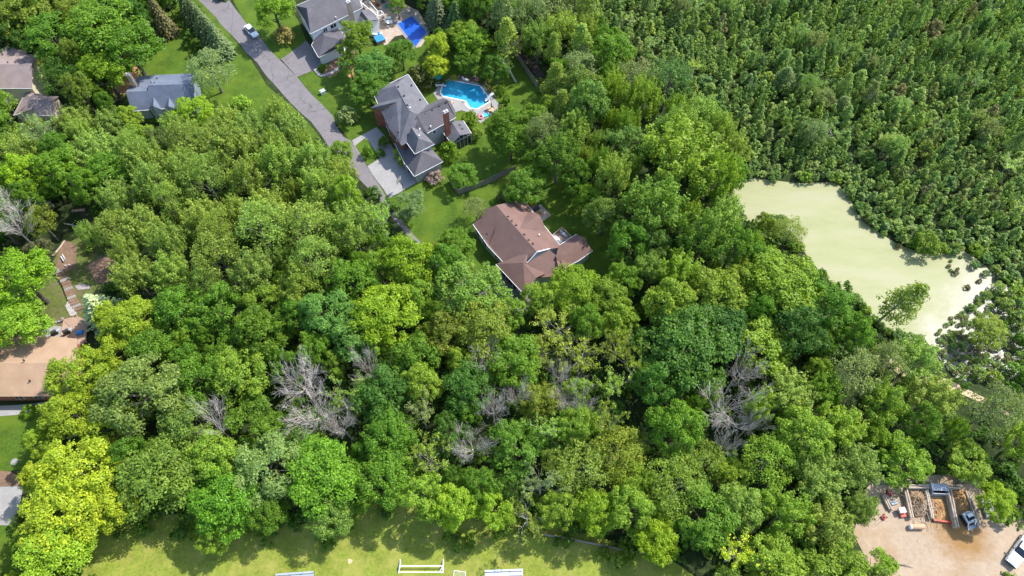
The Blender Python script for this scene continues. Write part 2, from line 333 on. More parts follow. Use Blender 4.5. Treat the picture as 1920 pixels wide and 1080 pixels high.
def clumps(cen, rad, per, zmin=-.45, jit=.42, up=.5, squash=.8):
    """leaf positions and normals scattered over the shells of many small clumps"""
    cen = np.asarray(cen); rad = np.asarray(rad); n = len(cen); k = np.maximum(4, (per * (rad / rad.mean()) ** 1.6)).astype(int); idx = np.repeat(np.arange(n), k)
    d = rng.normal(size=(len(idx), 3)); d[:, 2] = np.where(d[:, 2] < zmin, -d[:, 2], d[:, 2]); d /= np.linalg.norm(d, axis=1)[:, None]
    r = rad[idx][:, None] * rng.uniform(.6, 1.12, (len(idx), 1)); off = d * r; off[:, 2] *= squash
    nn = d + rng.normal(size=d.shape) * jit + np.array((0, 0, up)); nn /= np.linalg.norm(nn, axis=1)[:, None]
    return cen[idx] + off, nn
def limbs(mb, start, d, length, r, depth, spread, kids, seed_r, out=None, droop=0.0, n=4):
    d = d.normalized(); p = start; pts = [p]; rad = [r]; seg = 3 if depth > 0 else 2
    for i in range(seg):
        d = (d + Vector((seed_r.gauss(0, .16), seed_r.gauss(0, .16), seed_r.gauss(0, .10) + .06 - droop))).normalized()
        p = p + d * length / seg; pts.append(p); rad.append(max(.012, r * (1 - .55 * (i + 1) / seg)))
    mb.tube(pts, rad, n if depth > 1 else 3, False)
    if out is not None and depth <= 1: out += [pts[-1], pts[-2]]
    if depth > 0:
        for k in range(kids):
            t = seed_r.uniform(.35, 1); q = pts[0].lerp(pts[-1], t) if seg < 2 else pts[min(seg, int(t * seg) + (1 if t > .66 else 0))]
            nd = (d + Vector((seed_r.gauss(0, spread), seed_r.gauss(0, spread), seed_r.gauss(0, spread * .55)))).normalized()
            limbs(mb, q, nd, length * seed_r.uniform(.5, .78), r * .5, depth - 1, spread, kids, seed_r, out, droop, n)
def trunk_mesh(h, r, sr, nl, reach, zsplit=.32, top=.8):
    mb = MB(); lean = Vector((sr.gauss(0, .03), sr.gauss(0, .03), 1)); pts = [lean * (h * t) for t in (0, .12, .3, .55, top)]
    mb.tube([Vector((0, 0, -.3))] + pts[1:], [r * 1.35, r, r * .85, r * .55, r * .2], 7)
    for k in range(nl):
        a = 6.283 * k / nl + sr.uniform(-.4, .4); t = sr.uniform(zsplit, .6); s = lean * (h * t)
        e = Vector((math.cos(a) * reach, math.sin(a) * reach, h * (t + sr.uniform(.12, .28)))); m = s.lerp(e, .5) + Vector((0, 0, .3)); mb.tube([s, m, e], [r * .42, r * .28, .03], 5)
    return mb
R0, H0 = 4.6, 12.5
def crown_round(sr, nl=13, leafL=.44, per=24, subs=15, airy=0.0, flat=1.0):
    cz = H0 * .615; vz = H0 * .36 * flat; cen = []; rad = []
    for k in range(nl):
        zz = 1 - 1.45 * (k + .5) / nl; a = k * 2.39996 + sr.uniform(-.5, .5); rr = math.sqrt(max(0, 1 - zz * zz)); f = sr.uniform(.5, .74)
        lc = np.array((math.cos(a) * rr * R0 * f, math.sin(a) * rr * R0 * f, cz + zz * vz * sr.uniform(.55, .82))); lr = R0 * sr.uniform(.27, .42)
        for j in range(subs):
            d = rng.normal(size=3); d += (lc - np.array((0, 0, cz - 1))) / R0 * .9; d[2] += .35; d /= np.linalg.norm(d)
            cen.append(lc + d * lr * sr.uniform(.72, 1.12) * np.array((1, 1, .85))); rad.append(sr.uniform(.42, .85) * (1 - airy * .35))
    return cen, rad
def crown_plume(sr, npl=22):
    cen = []; rad = []
    for k in range(npl):
        rr = math.sqrt((k + .5) / npl) * R0 * .82; a = k * 2.39996 + sr.uniform(-.3, .3); bx, by = math.cos(a) * rr, math.sin(a) * rr
        top = H0 * (1.0 - .30 * (rr / R0) ** 1.6) * sr.uniform(.9, 1.05); ln = sr.uniform(2.6, 4.6); lean = sr.uniform(.12, .34)
        for j in range(10):
            t = j / 9; wv = .95 * (1 - t) ** .7 * (.55 + .45 * min(1, t * 4)) + .22
            for q in range(2):
                cen.append(np.array((bx * (1 - lean + lean * 1.25 * t) + sr.gauss(0, wv * .42), by * (1 - lean + lean * 1.25 * t) + sr.gauss(0, wv * .42), top - ln * (1 - t) + sr.gauss(0, .15)))); rad.append(wv * .62)
    return cen, rad
PROTO = {}
def add_proto(kind, crown_me, trunk_mb, bark=(.10, .085, .07)):
    PROTO.setdefault(kind, []).append((crown_me, trunk_mb.mesh(kind + '_trunk', BARK) if trunk_mb else None, bark))
for s in range(5):
    sr = random.Random(100 + s); c, r = crown_round(sr, 11 + s % 3 * 2); p, n = clumps(c, r, 48)
    add_proto('round', leaf_mesh('round_crown', p, n, .31, .22, LEAF), trunk_mesh(H0, .26, sr, 7, R0 * .5))
for s in range(3):
    sr = random.Random(140 + s); c, r = crown_round(sr, 14, subs=16, flat=.85); p, n = clumps(c, r, 46, jit=.5)
    add_proto('big', leaf_mesh('big_crown', p, n, .28, .21, LEAF), trunk_mesh(H0, .34, sr, 9, R0 * .6))
for s in range(5):
    sr = random.Random(200 + s); c, r = crown_plume(sr, 20 + s); p, n = clumps(c, r, 17, -.8, .6, .45, 1.25)
    add_proto('plume', leaf_mesh('plume_crown', p, n, .30, .18, LEAF), trunk_mesh(H0, .22, sr, 8, R0 * .45, .3, .85), (.16, .15, .13))
for s in range(3):
    sr = random.Random(300 + s); c, r = crown_round(sr, 16, subs=24, airy=.5); p, n = clumps(c, r, 12, -.9, .65, .45, 1.1)
    add_proto('airy', leaf_mesh('airy_crown', p, n, .30, .17, LEAF), trunk_mesh(H0, .22, sr, 9, R0 * .6), (.15, .135, .12))
for s in range(3):        # slim upright tree with a pale trunk
    sr = random.Random(350 + s); c, r = [], []
    for k in range(120):
        t = sr.random() ** .8; wv = R0 * .52 * (1 - t) ** .7 * min(1, .35 + t * 3) + .25; a = sr.uniform(0, 6.283); q = wv * math.sqrt(sr.random())
        c.append(np.array((math.cos(a) * q, math.sin(a) * q, H0 * (.28 + .74 * t)))); r.append(sr.uniform(.35, .75))
    p, n = clumps(c, r, 24, -.8, .8, .15, 1.1)
    add_proto('slim', leaf_mesh('slim_crown', p, n, .32, .2, LEAF), trunk_mesh(H0, .17, sr, 8, R0 * .3, .3, .93), (.42, .41, .38))
def spruce_pts(sr, h, rb, n_wh, z0=.06):
    c, nn = [], []
    for k in range(n_wh):
        t = k / n_wh; z = h * (z0 + (1 - z0) * t); rr = rb * (1 - t) ** .85 * sr.uniform(.85, 1.1) + .1; nb = max(5, int(15 * (1 - t) + 5))
        for b in range(nb):
            a = 6.283 * b / nb + k * .7 + sr.uniform(-.15, .15); ml = rr * sr.uniform(.8, 1.15); m = max(3, int(ml / .16))
            for i in range(m):
                f = (i + 1) / m
                for sd in (-1, 0, 1):
                    w_ = sd * (.10 + .26 * (1 - f)) * sr.uniform(.6, 1.2)
                    c.append((math.cos(a) * ml * f - math.sin(a) * w_, math.sin(a) * ml * f + math.cos(a) * w_, z - ml * f * .22 - abs(sd) * .05 + (.12 if f > .8 else 0)))
                    v = np.array((math.cos(a) * .5, math.sin(a) * .5, .8)) + rng.normal(size=3) * .45; nn.append(v / np.linalg.norm(v))
    return np.array(c), np.array(nn)
for s in range(2):
    sr = random.Random(400 + s); p, n = spruce_pts(sr, H0, 3.1, 30)
    mb = MB(); mb.tube([(0, 0, -.3), (0, 0, H0 * .5), (0, 0, H0 * .97)], [.24, .15, .03], 7)
    add_proto('spruce', leaf_mesh('spruce_crown', p, n, .40, .17, NEEDLE), mb)
for s in range(4):
    sr = random.Random(500 + s); mb = MB(); tips = []; top = Vector((sr.gauss(0, .3), sr.gauss(0, .3), H0 * .42)); mb.tube([(0, 0, -.3), top * .5, top], [.27, .2, .16], 7)
    for k in range(8):
        a = 6.283 * k / 8 + sr.uniform(-.3, .3); el = sr.uniform(.35, 1.0)
        limbs(mb, top * sr.uniform(.72, 1), Vector((math.cos(a) * math.cos(el), math.sin(a) * math.cos(el), math.sin(el))), sr.uniform(3.0, 4.3), .05, 3, .40, 5, sr, tips)
    add_proto('dead', None, mb, (.56, .50, .44))
    mb2 = MB(); tips = []; sr = random.Random(520 + s); mb2.tube([(0, 0, -.3), top * .5, top], [.25, .19, .15], 7)
    for k in range(9):
        a = 6.283 * k / 9; el = sr.uniform(.4, 1.2); limbs(mb2, top * sr.uniform(.7, 1), Vector((math.cos(a) * math.cos(el), math.sin(a) * math.cos(el), math.sin(el))), sr.uniform(2.8, 3.8), .07, 3, .40, 3, sr, tips)
    tp = np.array([tuple(t) for t in tips]); tp = tp[rng.permutation(len(tp))[:300]]; p, n = clumps(tp, rng.uniform(.25, .5, len(tp)), 7, -.9, .9)
    add_proto('sparse', leaf_mesh('sparse_crown', p, n, .30, .2, LEAF), mb2, (.46, .42, .37))
for s in range(5):         # shrubs: radius 1.8, height 2.4
    sr = random.Random(600 + s); c, r = [], []
    for k in range(30):
        a = sr.uniform(0, 6.283); zz = sr.random(); q = 1.35 * math.sqrt(1 - zz * zz * .8) * sr.uniform(.55, 1); c.append(np.array((math.cos(a) * q, math.sin(a) * q, .5 + 1.45 * zz))); r.append(sr.uniform(.28, .5))
    p, n = clumps(c, r, 26, -.6, .6)
    mb = MB()
    for k in range(5):
        a = 6.283 * k / 5; mb.tube([(0, 0, -.2), (math.cos(a) * .5, math.sin(a) * .5, .9), (math.cos(a) * .9, math.sin(a) * .9, 1.6)], [.05, .035, .015], 4)
    add_proto('shrub', leaf_mesh('shrub_crown', p, n, .28, .2, LEAF), mb)
UNDER = []; MLOW = []
for s in range(5):
    sr = random.Random(650 + s); c, r = [], []
    for k in range(16):
        a = sr.uniform(0, 6.283); zz = sr.random(); q = 1.5 * math.sqrt(1 - zz * zz * .8) * sr.uniform(.5, 1); c.append(np.array((math.cos(a) * q, math.sin(a) * q, .35 + 1.3 * zz))); r.append(sr.uniform(.35, .6))
    p, n = clumps(c, r, 13, -.6, .5); UNDER.append(leaf_mesh('undergrowth_tuft', p, n, .46, .32, LEAF))
for s in range(6):         # marsh saplings: radius 2, height 6
    sr = random.Random(700 + s); c, r = [], []; tall = s % 3 > 0
    for k in range(58):
        t = sr.random(); wv = (1.75 if not tall else 1.55) * (1 - t) ** (.6 if not tall else .9) * min(1, .6 + t * 2.5) + .1; a = sr.uniform(0, 6.283); q = wv * math.sqrt(sr.random())
        c.append(np.array((math.cos(a) * q, math.sin(a) * q, (5.9 if tall else 4.4) * (.14 + .86 * t)))); r.append(sr.uniform(.22, .5) * (1 - .45 * t))
    p, n = clumps(c, r, 34, -.8, .5, .5, 1.3); hh = 5.9 if tall else 4.4; mb = MB(); mb.tube([(0, 0, -.3), (.05, 0, hh * .5), (0, 0, hh * .95)], [.09, .06, .02], 5)
    for k in range(6):
        a = k * 1.05; z = hh * (.2 + .1 * k); mb.tube([(0, 0, z), (math.cos(a) * 1.1, math.sin(a) * 1.1, z + .9)], [.035, .012], 3)
    add_proto('marsh', leaf_mesh('marsh_crown', p, n, .25, .15, LEAF), mb, (.20, .18, .17))
    p, n = clumps(c, r, 13, -.8, .5, .5, 1.3); MLOW.append(leaf_mesh('marsh_low', p, n, .36, .21, LEAF))
DIM = {'shrub': (1.8, 2.4, .5), 'marsh': (1.8, 5.2, .55), 'spruce': (3.1, H0, .45), 'slim': (2.4, H0, .6)}
NAMES = {'round': 'broadleaf_tree', 'big': 'broadleaf_tree', 'plume': 'poplar_tree', 'airy': 'willow_tree', 'slim': 'birch_tree', 'spruce': 'spruce_tree', 'dead': 'bare_tree', 'sparse': 'half_bare_tree', 'shrub': 'shrub', 'marsh': 'marsh_tree'}
PAL = dict(ylw=(.235, .245, .014), yg=(.155, .20, .016), lg=(.145, .19, .045), mid=(.075, .135, .016), dk=(.042, .088, .016), blu=(.095, .14, .034), gry=(.135, .155, .075),
           olv=(.118, .142, .024), pop=(.155, .195, .052), mar=(.135, .185, .06), marl=(.168, .212, .074), mard=(.105, .157, .056), tan=(.24, .175, .075), slv=(.25, .28, .20), lime=(.25, .27, .012))
GAIN = (1.84, 2.02, 1.5)
TREES = []       # (x, y, radius, height, kind)
def plant(kind, x, y, r, h, col, label, group=None, var=None, z=0.0, barkcol=None):
    pr = PROTO[kind]; me, tm, bark = pr[var % len(pr)] if var is not None else random.choice(pr)
    r0, h0, _ = DIM.get(kind, (R0, H0, .66))
    t = thing(NAMES[kind], label, 'shrub' if kind == 'shrub' else 'tree', (x, y, z), random.uniform(0, 6.28), group)
    t.scale = (r / r0, r / r0 * random.uniform(.92, 1.08), h / h0)
    c = PAL[col] if isinstance(col, str) else col; c = (c[0] * .88, c[1] * .95, c[2] + .010) if c[0] > .15 and c[2] < .03 else c; q = random.uniform(.86, 1.14) * (1.4 if kind == 'sparse' else 1); k = random.uniform(.92, 1.08)
    cc = (c[0] * q * k * GAIN[0], c[1] * q * GAIN[1], c[2] * q / k * GAIN[2], 1)
    if tm:
        o = link('trunk' if kind not in ('shrub',) else 'stem', tm, t); o.color = (*(barkcol or bark), 1)
    if me: o = link('crown' if kind != 'shrub' else 'foliage', me, t); o.color = cc
    TREES.append((x, y, r, h, kind)); return t
def at_px(kind, px, py, rpx, h, col, label, group=None, var=None, z=0.0):
    """tree whose crown centre shows at a pixel: the crown's height above the ground gives the distance"""
    zc = h * DIM.get(kind, (0, 0, .66))[2]; p = P(px, py, zc); r = rpx / ppm(p.x, p.y, zc)
    return plant(kind, p.x, p.y, r, h, col, label, group, var, z)

# ---------------------------------------------------------------- houses
class House:
    def __init__(s, name, label, zoom, base):
        s.z = zoom; b = s.w(*base, 0); s.o = b; s.root = thing(name, label, 'house', b)
    def w(s, x, y, z): k, ox, oy = s.z; return P(ox + x / k, oy + y / k, z)
    def wing(s, polys, roof, wall, inset=.42, gutter='white', wins=(), thick=.16, zb=-.1, edge=None):
        pw = [[s.w(*v) for v in p] for p in polys]; rf = MB(); wl = MB(); allv = [v for p in pw for v in p]
        c = sum(allv, Vector()) / len(allv); rr = max(1.5, sum((Vector((v.x - c.x, v.y - c.y, 0))).length for v in allv) / len(allv)); f = 1 - inset / rr
        def shr(v): return Vector((c.x + (v.x - c.x) * f, c.y + (v.y - c.y) * f, v.z))
        for p in pw:
            rf.solid(p, drop=thick)
            if wall: wl.solid([shr(v) - Vector((0, 0, .22)) for v in p], zb=zb)
        if wall: part('wall', wl, wall, s.root, s.o)
        ro = part('roof', rf, roof, s.root, s.o)
        if gutter:
            zm = min(v.z for v in allv)
            for p in pw:
                for i in range(len(p)):
                    a, b = p[i], p[(i + 1) % len(p)]
                    if a.z < zm + .05 and b.z < zm + .05 and (a - b).length > .5:
                        n = (b - a).cross(Vector((0, 0, 1))).normalized(); m = (a + b) / 2
                        if n.dot(m - c) < 0: n = -n
                        gm = MB(); gm.beam(a + n * .07 - Vector((0, 0, .07)), b + n * .07 - Vector((0, 0, .07)), .08, .08); part('gutter', gm, gutter, s.root, s.o)
        for (x1, y1, z1, x2, y2, z2, t, zc, ww, hh) in wins:
            a, b = shr(s.w(x1, y1, z1)), shr(s.w(x2, y2, z2)); d = Vector((b.x - a.x, b.y - a.y, 0)).normalized(); n = Vector((d.y, -d.x, 0)); q = a.lerp(b, t); q.z = zc
            if n.dot(q - c) < 0: n = -n
            fr = MB(); fr.box(q + n * .02, (ww, .12, hh), math.atan2(d.y, d.x)); fo = part('window', fr, 'white', s.root, s.o)
            gl = MB(); k = 2 if ww > 1.1 else 1; pwid = (ww - .12 * (k + 1)) / k
            for i in range(k): gl.box(q + n * .05 + d * (-(ww / 2) + .12 + pwid / 2 + i * (pwid + .12)), (pwid, .1, hh - .26), math.atan2(d.y, d.x))
            part('pane', gl, 'glass', fo, s.o)
        return ro
    def chimney(s, x, y, ztop, w_, d_, ang, mat, z0=0, caps=2):
        p = s.w(x, y, ztop); mb = MB(); mb.box((p.x, p.y, (ztop + z0) / 2), (w_, d_, ztop - z0), ang); ch = part('chimney', mb, mat, s.root, s.o)
        mb = MB(); mb.box((p.x, p.y, ztop + .06), (w_ + .14, d_ + .14, .12), ang); part('cap', mb, 'concrete', ch, s.o)
        for i in range(caps):
            off = (i - (caps - 1) / 2) * w_ * .5; mb = MB(); mb.tube([(p.x + math.cos(ang) * off, p.y + math.sin(ang) * off, ztop + .1), (p.x + math.cos(ang) * off, p.y + math.sin(ang) * off, ztop + .45)], .17, 8); part('flue', mb, 'white', ch, s.o)
    def vents(s, pts, mat='darkmetal', size=.3):
        for x, y, z in pts:
            p = s.w(x, y, z); mb = MB(); mb.box((p.x, p.y, p.z + .02), (size, size, .42), .6, .8); part('roof_vent', mb, mat, s.root, s.o)

# brown roofed house
h = House('brown_roofed_house', 'sprawling house with brown shingle roof of many gables and hips', (4.911, 860, 350), (640, 600))
e, r = 3.0, 6.0
h.wing([[(345, 170, r), (720, 600, r), (945, 555, e), (590, 118, e)], [(345, 170, r), (720, 600, r), (500, 770, e), (395, 675, e), (272, 545, e), (135, 345, e), (245, 215, 4.4)]], 'brownroof', 'siding', .5,
       wins=[(590, 118, e, 945, 555, e, .85, 1.6, 1.6, 1.2), (395, 675, e, 272, 545, e, .4, 1.5, 1.6, 1.3)])
h.wing([[(350, 272, 5.0), (132, 346, 2.9), (205, 445, 2.9)], [(350, 272, 5.0), (205, 445, 2.9), (274, 545, 2.9)], [(350, 272, 5.0), (274, 545, 2.9), (330, 420, 4.3)]], 'brownroof', 'siding', .25,
       wins=[(132, 346, 2.9, 205, 445, 2.9, .5, 1.4, 1.4, 1.5), (205, 445, 2.9, 274, 545, 2.9, .5, 1.4, 1.4, 1.5)])
h.wing([[(565, 378, 5.6), (612, 228, 3.1), (690, 235, 3.1), (742, 256, 4.9)], [(565, 378, 5.6), (742, 256, 4.9), (815, 415, 3.1)]], 'brownroof', 'siding', .3)
h.wing([[(345, 712, 2.9), (640, 600, 5.2), (625, 700, 5.0), (595, 700, 5.0), (532, 912, 2.9)], [(595, 700, 5.0), (532, 912, 2.9), (615, 998, 2.9), (715, 838, 4.0)],
        [(595, 700, 5.0), (715, 838, 4.0), (800, 800, 3.6), (640, 702, 4.9)]], 'brownroof', 'siding', .35, wins=[(345, 712, 2.9, 532, 912, 2.9, .35, 1.2, 2.6, 2.0), (345, 712, 2.9, 532, 912, 2.9, .75, 1.2, 2.6, 2.0)])
h.wing([[(636, 706, 4.3), (828, 578, 4.9), (900, 655, 4.2), (940, 800, 2.9), (880, 826, 2.9), (700, 840, 3.3)], [(828, 578, 4.9), (910, 640, 4.3), (900, 655, 4.2)]], 'brownroof', 'siding', .4)
gb = MB(); gb.solid([h.w(628, 705, 4.4), h.w(722, 606, 5.9), h.w(838, 574, 4.9), h.w(826, 590, 4.7)], drop=.5); part('gable', gb, 'greysiding', h.root, h.o)
tb = MB(); tb.beam(h.w(628, 706, 4.4), h.w(722, 602, 6.1), .16, .2); tb.beam(h.w(722, 602, 6.1), h.w(840, 572, 5.0), .16, .2); part('rake_board', tb, 'white', h.root, h.o)
h.wing([[(895, 645, 4.8), (1160, 470, 4.8), (1085, 438, 3), (920, 546, 3)], [(895, 645, 4.8), (1160, 470, 4.8), (1228, 590, 3), (1100, 682, 3), (1000, 730, 3), (940, 760, 3)], [(1160, 470, 4.8), (1085, 438, 3), (1228, 590, 3)]], 'brownroof', 'siding', .45)
h.wing([[(828, 672, 3.0), (895, 650, 4.4), (933, 802, 4.0), (910, 812, 3.0)], [(895, 650, 4.4), (948, 676, 3.6), (972, 778, 3.0), (933, 802, 4.0)]], 'brownroof', 'siding', .2)
h.wing([[(945, 674, 4.2), (935, 800, 3.0), (985, 765, 3.0)], [(945, 674, 4.2), (985, 765, 3.0), (1030, 705, 3.0)]], 'brownroof', 'siding', .2)
h.vents([(455, 275, 5.9), (490, 315, 5.9), (530, 355, 5.9), (605, 440, 5.9), (645, 490, 5.9), (683, 525, 5.9), (630, 352, 4.9), (685, 320, 4.6), (258, 433, 4.2)])
h.vents([(742, 445, 4.6)], 'white')
# deck and patio of the brown house
def zw(s, ox, oy): return lambda x, y, z=0.0: P(ox + x / s, oy + y / s, z)
Z = zw(4.911, 860, 350)
def deck(name, label, pts, Zf, z, mat='deckwood', boards=14, rail=True, railmat='deckwood'):
    w_ = [Zf(x, y, z) for x, y in pts]; c = sum(w_, Vector()) / len(w_); o = Vector((c.x, c.y, 0)); t = thing(name, label, 'deck', o)
    mb = MB(); mb.slab([(v.x, v.y) for v in w_], z - .35, z - .06); part('frame', mb, mat, t, o)
    a, b, c_, d = w_[0], w_[1], w_[2], w_[3]
    for k in range(boards):
        t0, t1 = (k + .06) / boards, (k + .94) / boards; mb = MB()
        mb.slab([tuple(a.lerp(d, t0))[:2], tuple(b.lerp(c_, t0))[:2], tuple(b.lerp(c_, t1))[:2], tuple(a.lerp(d, t1))[:2]], z - .05, z + random.uniform(-.004, .006)); part('board', mb, mat, t, o)
    for v in w_: mb = MB(); mb.box((v.x, v.y, (z + .5) / 2), (.14, .14, z + .6)); part('post', mb, railmat, t, o)
    if rail:
        for i in range(len(w_)):
            if i == rail - 1: continue
            p, q = w_[i], w_[(i + 1) % len(w_)]; mb = MB(); mb.beam(p + Vector((0, 0, .95)), q + Vector((0, 0, .95)), .12, .08); n = int((p - q).length / .35)
            for k in range(1, n): m = p.lerp(q, k / n); mb.beam(m, m + Vector((0, 0, .95)), .04)
            part('railing', mb, railmat, t, o)
    return t
deck('timber_deck', 'small timber deck with railing and loungers in the corner of the brown roofed house', [(862, 470), (948, 398), (1030, 480), (925, 550)], Z, .9, boards=16, rail=4)
def lounger(p, ang, label, mat='greybox', group=None):
    t = thing('lounge_chair', label, 'chair', p, ang, group); mb = MB(); mb.box((0, 0, .35), (1.3, .62, .1)); part('seat', mb, mat, t)
    mb = MB(); mb.add([(-.65, -.31, .38), (-.65, .31, .38), (-1.1, .31, .85), (-1.1, -.31, .85), (-.6, -.31, .32), (-.6, .31, .32), (-1.05, .31, .79), (-1.05, -.31, .79)], [(0, 1, 2, 3), (7, 6, 5, 4), (0, 3, 7, 4), (1, 5, 6, 2), (3, 2, 6, 7), (0, 4, 5, 1)]); part('backrest', mb, mat, t)
    for i in (-.5, .5):
        for j in (-.25, .25): mb = MB(); mb.box((i, j, .16), (.06, .06, .32)); part('leg', mb, 'darkmetal', t)
    return t
lounger(Z(885, 470, .91), 2.2, 'grey lounger with white cushion on the brown house deck', 'white', 'loungers on the timber deck')
lounger(Z(925, 505, .91), 2.2, 'grey lounger with white cushion on the brown house deck', 'white', 'loungers on the timber deck')
lounger(Z(975, 450, .91), -.8, 'dark grey lounger by the outer railing of the timber deck', 'greybox')
mb = MB(); mb.slab([tuple(Z(x, y))[:2] for x, y in ((640, 190), (755, 165), (850, 265), (770, 325), (690, 240))], 0, .14); struct('patio', mb, 'paving')
def pot(p, col, label):
    t = thing('potted_plant', label, 'plant', p); mb = MB(); mb.tube([(0, 0, 0), (0, 0, .45)], [.2, .3], 9); part('pot', mb, 'redbrick', t)
    pp, nn = clumps([np.array((0, 0, .65)), np.array((.15, .1, .75)), np.array((-.15, 0, .7))], [.3, .25, .25], 40); o = link('foliage', leaf_mesh('pot_foliage', pp, nn, .16, .12, LEAF), t); o.color = (*col, 1)
pot(Z(672, 185, .14), (.6, .42, .02), 'yellow flowering pot by the patio wall of the brown roofed house'); pot(Z(742, 256, .14), (.6, .36, .05), 'orange flowering pot on the patio behind the brown roofed house')
def grill(p, label):
    t = thing('barbecue_grill', label, 'grill', p, .6); mb = MB(); mb.box((0, 0, .45), (1.1, .55, .8)); part('cabinet', mb, 'darkmetal', t); mb = MB(); mb.tube([(-.5, 0, .95), (.5, 0, .95)], .3, 8); part('lid', mb, 'darkmetal', t); mb = MB(); mb.box((.85, 0, .82), (.6, .5, .05)); part('side_shelf', mb, 'greybox', t)
grill(Z(715, 215, .14), 'black barbecue grill on the patio of the brown roofed house')

# grey roofed house with the free-form pool
h = House('grey_roofed_house', 'large grey roofed brick house with hipped wings beside the free-form pool', (4.91, 660, 120), (520, 640))
e, r = 5.5, 8.3
h.wing([[(400, 200, r), (190, 258, e), (515, 95, e)], [(400, 200, r), (515, 95, e), (700, 372, e), (610, 470, 7.6), (525, 430, r)], [(190, 258, e), (400, 200, r), (470, 305, r), (240, 362, e)]], 'slate', 'redbrick', .45)
h.wing([[(172, 405, 5.2), (245, 360, 5.6), (470, 305, 8.3), (410, 348, 8.1)], [(172, 405, 5.2), (410, 348, 8.1), (255, 410, 5.8)], [(410, 346, 8.1), (255, 410, 5.4), (342, 590, 5.4)],
        [(410, 346, 8.1), (455, 318, 8.4), (530, 440, 8.4), (440, 725, 5.4), (342, 590, 5.4)], [(530, 440, 8.4), (440, 725, 5.4), (458, 752, 5.2), (545, 700, 5.6), (620, 462, 8.0)]], 'slate', 'redbrick', .5,
       wins=[(342, 590, 5.4, 255, 410, 5.4, .35, 4.1, 1.3, 1.4), (342, 590, 5.4, 255, 410, 5.4, .75, 4.1, 1.3, 1.4), (342, 590, 5.4, 255, 410, 5.4, .5, 1.6, 2.0, 1.6), (440, 725, 5.4, 342, 590, 5.4, .5, 4.1, 1.3, 1.4)])
h.wing([[(600, 472, 8.1), (870, 325, 8.1), (835, 313, 5.8), (700, 372, 5.8)], [(600, 472, 8.1), (870, 325, 8.1), (912, 350, 7.2), (955, 490, 5.5), (690, 636, 5.5), (545, 578, 6.6)], [(870, 325, 8.1), (835, 313, 5.8), (900, 345, 5.9), (950, 425, 5.6), (955, 490, 5.5)]], 'slatedark', 'greysiding', .45,
       wins=[(955, 490, 5.5, 690, 636, 5.5, .8, 4.3, .9, .9)])
h.wing([[(545, 580, 7.6), (612, 684, 7.4), (580, 826, 5.4), (506, 722, 5.4)], [(545, 580, 7.6), (640, 615, 6.2), (665, 640, 6.0), (758, 735, 5.4), (612, 684, 7.4)], [(612, 684, 7.4), (758, 735, 5.4), (580, 826, 5.4)]], 'slate', 'greysiding', .4,
       wins=[(580, 826, 5.4, 758, 735, 5.4, .5, 4.2, 1.5, .8)])
h.wing([[(495, 920, 3), (575, 1032, 3), (642, 808, 5.5), (520, 735, 4.2)], [(642, 808, 5.5), (575, 1032, 3), (838, 895, 3)], [(642, 808, 5.5), (838, 895, 3), (735, 780, 3.2), (620, 790, 4.6)]], 'slatedark', 'greysiding', .35)
h.wing([[(395, 728, 2.9), (515, 735, 3.5), (505, 925, 3.2), (488, 920, 2.9)]], 'slatedark', 'greysiding', .3)
h.wing([[(915, 528, 4.2), (998, 655, 4.2), (920, 735, 2.9), (835, 620, 2.9)], [(915, 528, 4.2), (1022, 520, 2.9), (1098, 638, 2.9), (998, 655, 4.2)]], 'slate', 'glass', .2)
fm = MB()
for k in range(6):
    a = h.w(925, 735, 2.75).lerp(h.w(1095, 645, 2.75), k / 5); fm.beam((a.x, a.y, 0), (a.x, a.y, 2.75 + (1.2 if k in (2, 3) else .2)), .12)
fm.beam(h.w(925, 735, 2.7), h.w(1095, 645, 2.7), .14); fm.beam(h.w(925, 735, .9), h.w(1095, 645, .9), .14); part('sunroom_frame', fm, 'greysiding', h.root, h.o)
for x, y, z in ((978, 568, 3.62), (1002, 602, 3.62)):
    p = h.w(x, y, z); mb = MB(); mb.box((p.x, p.y, p.z), (1.0, .55, .2), .6); sk = part('skylight', mb, 'darkmetal', h.root, h.o)
h.chimney(862, 440, 9.9, 1.1, .7, .6, 'redbrick', 0, 2)
h.vents([(425, 208, 8.3), (480, 290, 8.3), (510, 378, 8.3), (428, 152, 6.5), (548, 195, 6.3), (628, 328, 6.3), (337, 392, 6.8), (283, 415, 6.0), (800, 388, 7.6), (865, 355, 7.7), (738, 425, 7.6), (670, 460, 7.6), (423, 628, 6.4)])
h.vents([(535, 405, 8.4), (625, 600, 7.2), (725, 575, 6.2), (620, 662, 7.3)], 'white')
# basketball hoop, hedge, lamp
def hoop(base, head_px, label):
    t = thing('basketball_hoop', label, 'basketball hoop', base); q = Vector((-.55, .25, 0))
    mb = MB(); mb.tube([(0, 0, 0), (0, 0, 2.6), (q.x * .9, q.y * .9, 3.2)], .08, 7); part('post', mb, 'darkmetal', t)
    a = math.atan2(q.y, q.x) + math.pi / 2; mb = MB(); mb.box((q.x, q.y, 3.35), (1.7, .07, 1.05), a); bb = part('backboard', mb, 'concrete', t)
    for s_ in (.5, -.5): mb = MB(); mb.box((q.x * 1.06, q.y * 1.06, 3.35 + s_), (1.7, .08, .08), a); part('border', mb, 'darkmetal', bb)
    mb = MB(); c = q * 1.55; mb.tube([(c.x + .23 * math.cos(k * .628), c.y + .23 * math.sin(k * .628), 3.05) for k in range(11)], .02, 4); part('rim', mb, 'red', t)
hoop(zw(5.683, 560, 180)(1118, 1015), None, 'basketball hoop on a dark post at the edge of the pale concrete driveway')
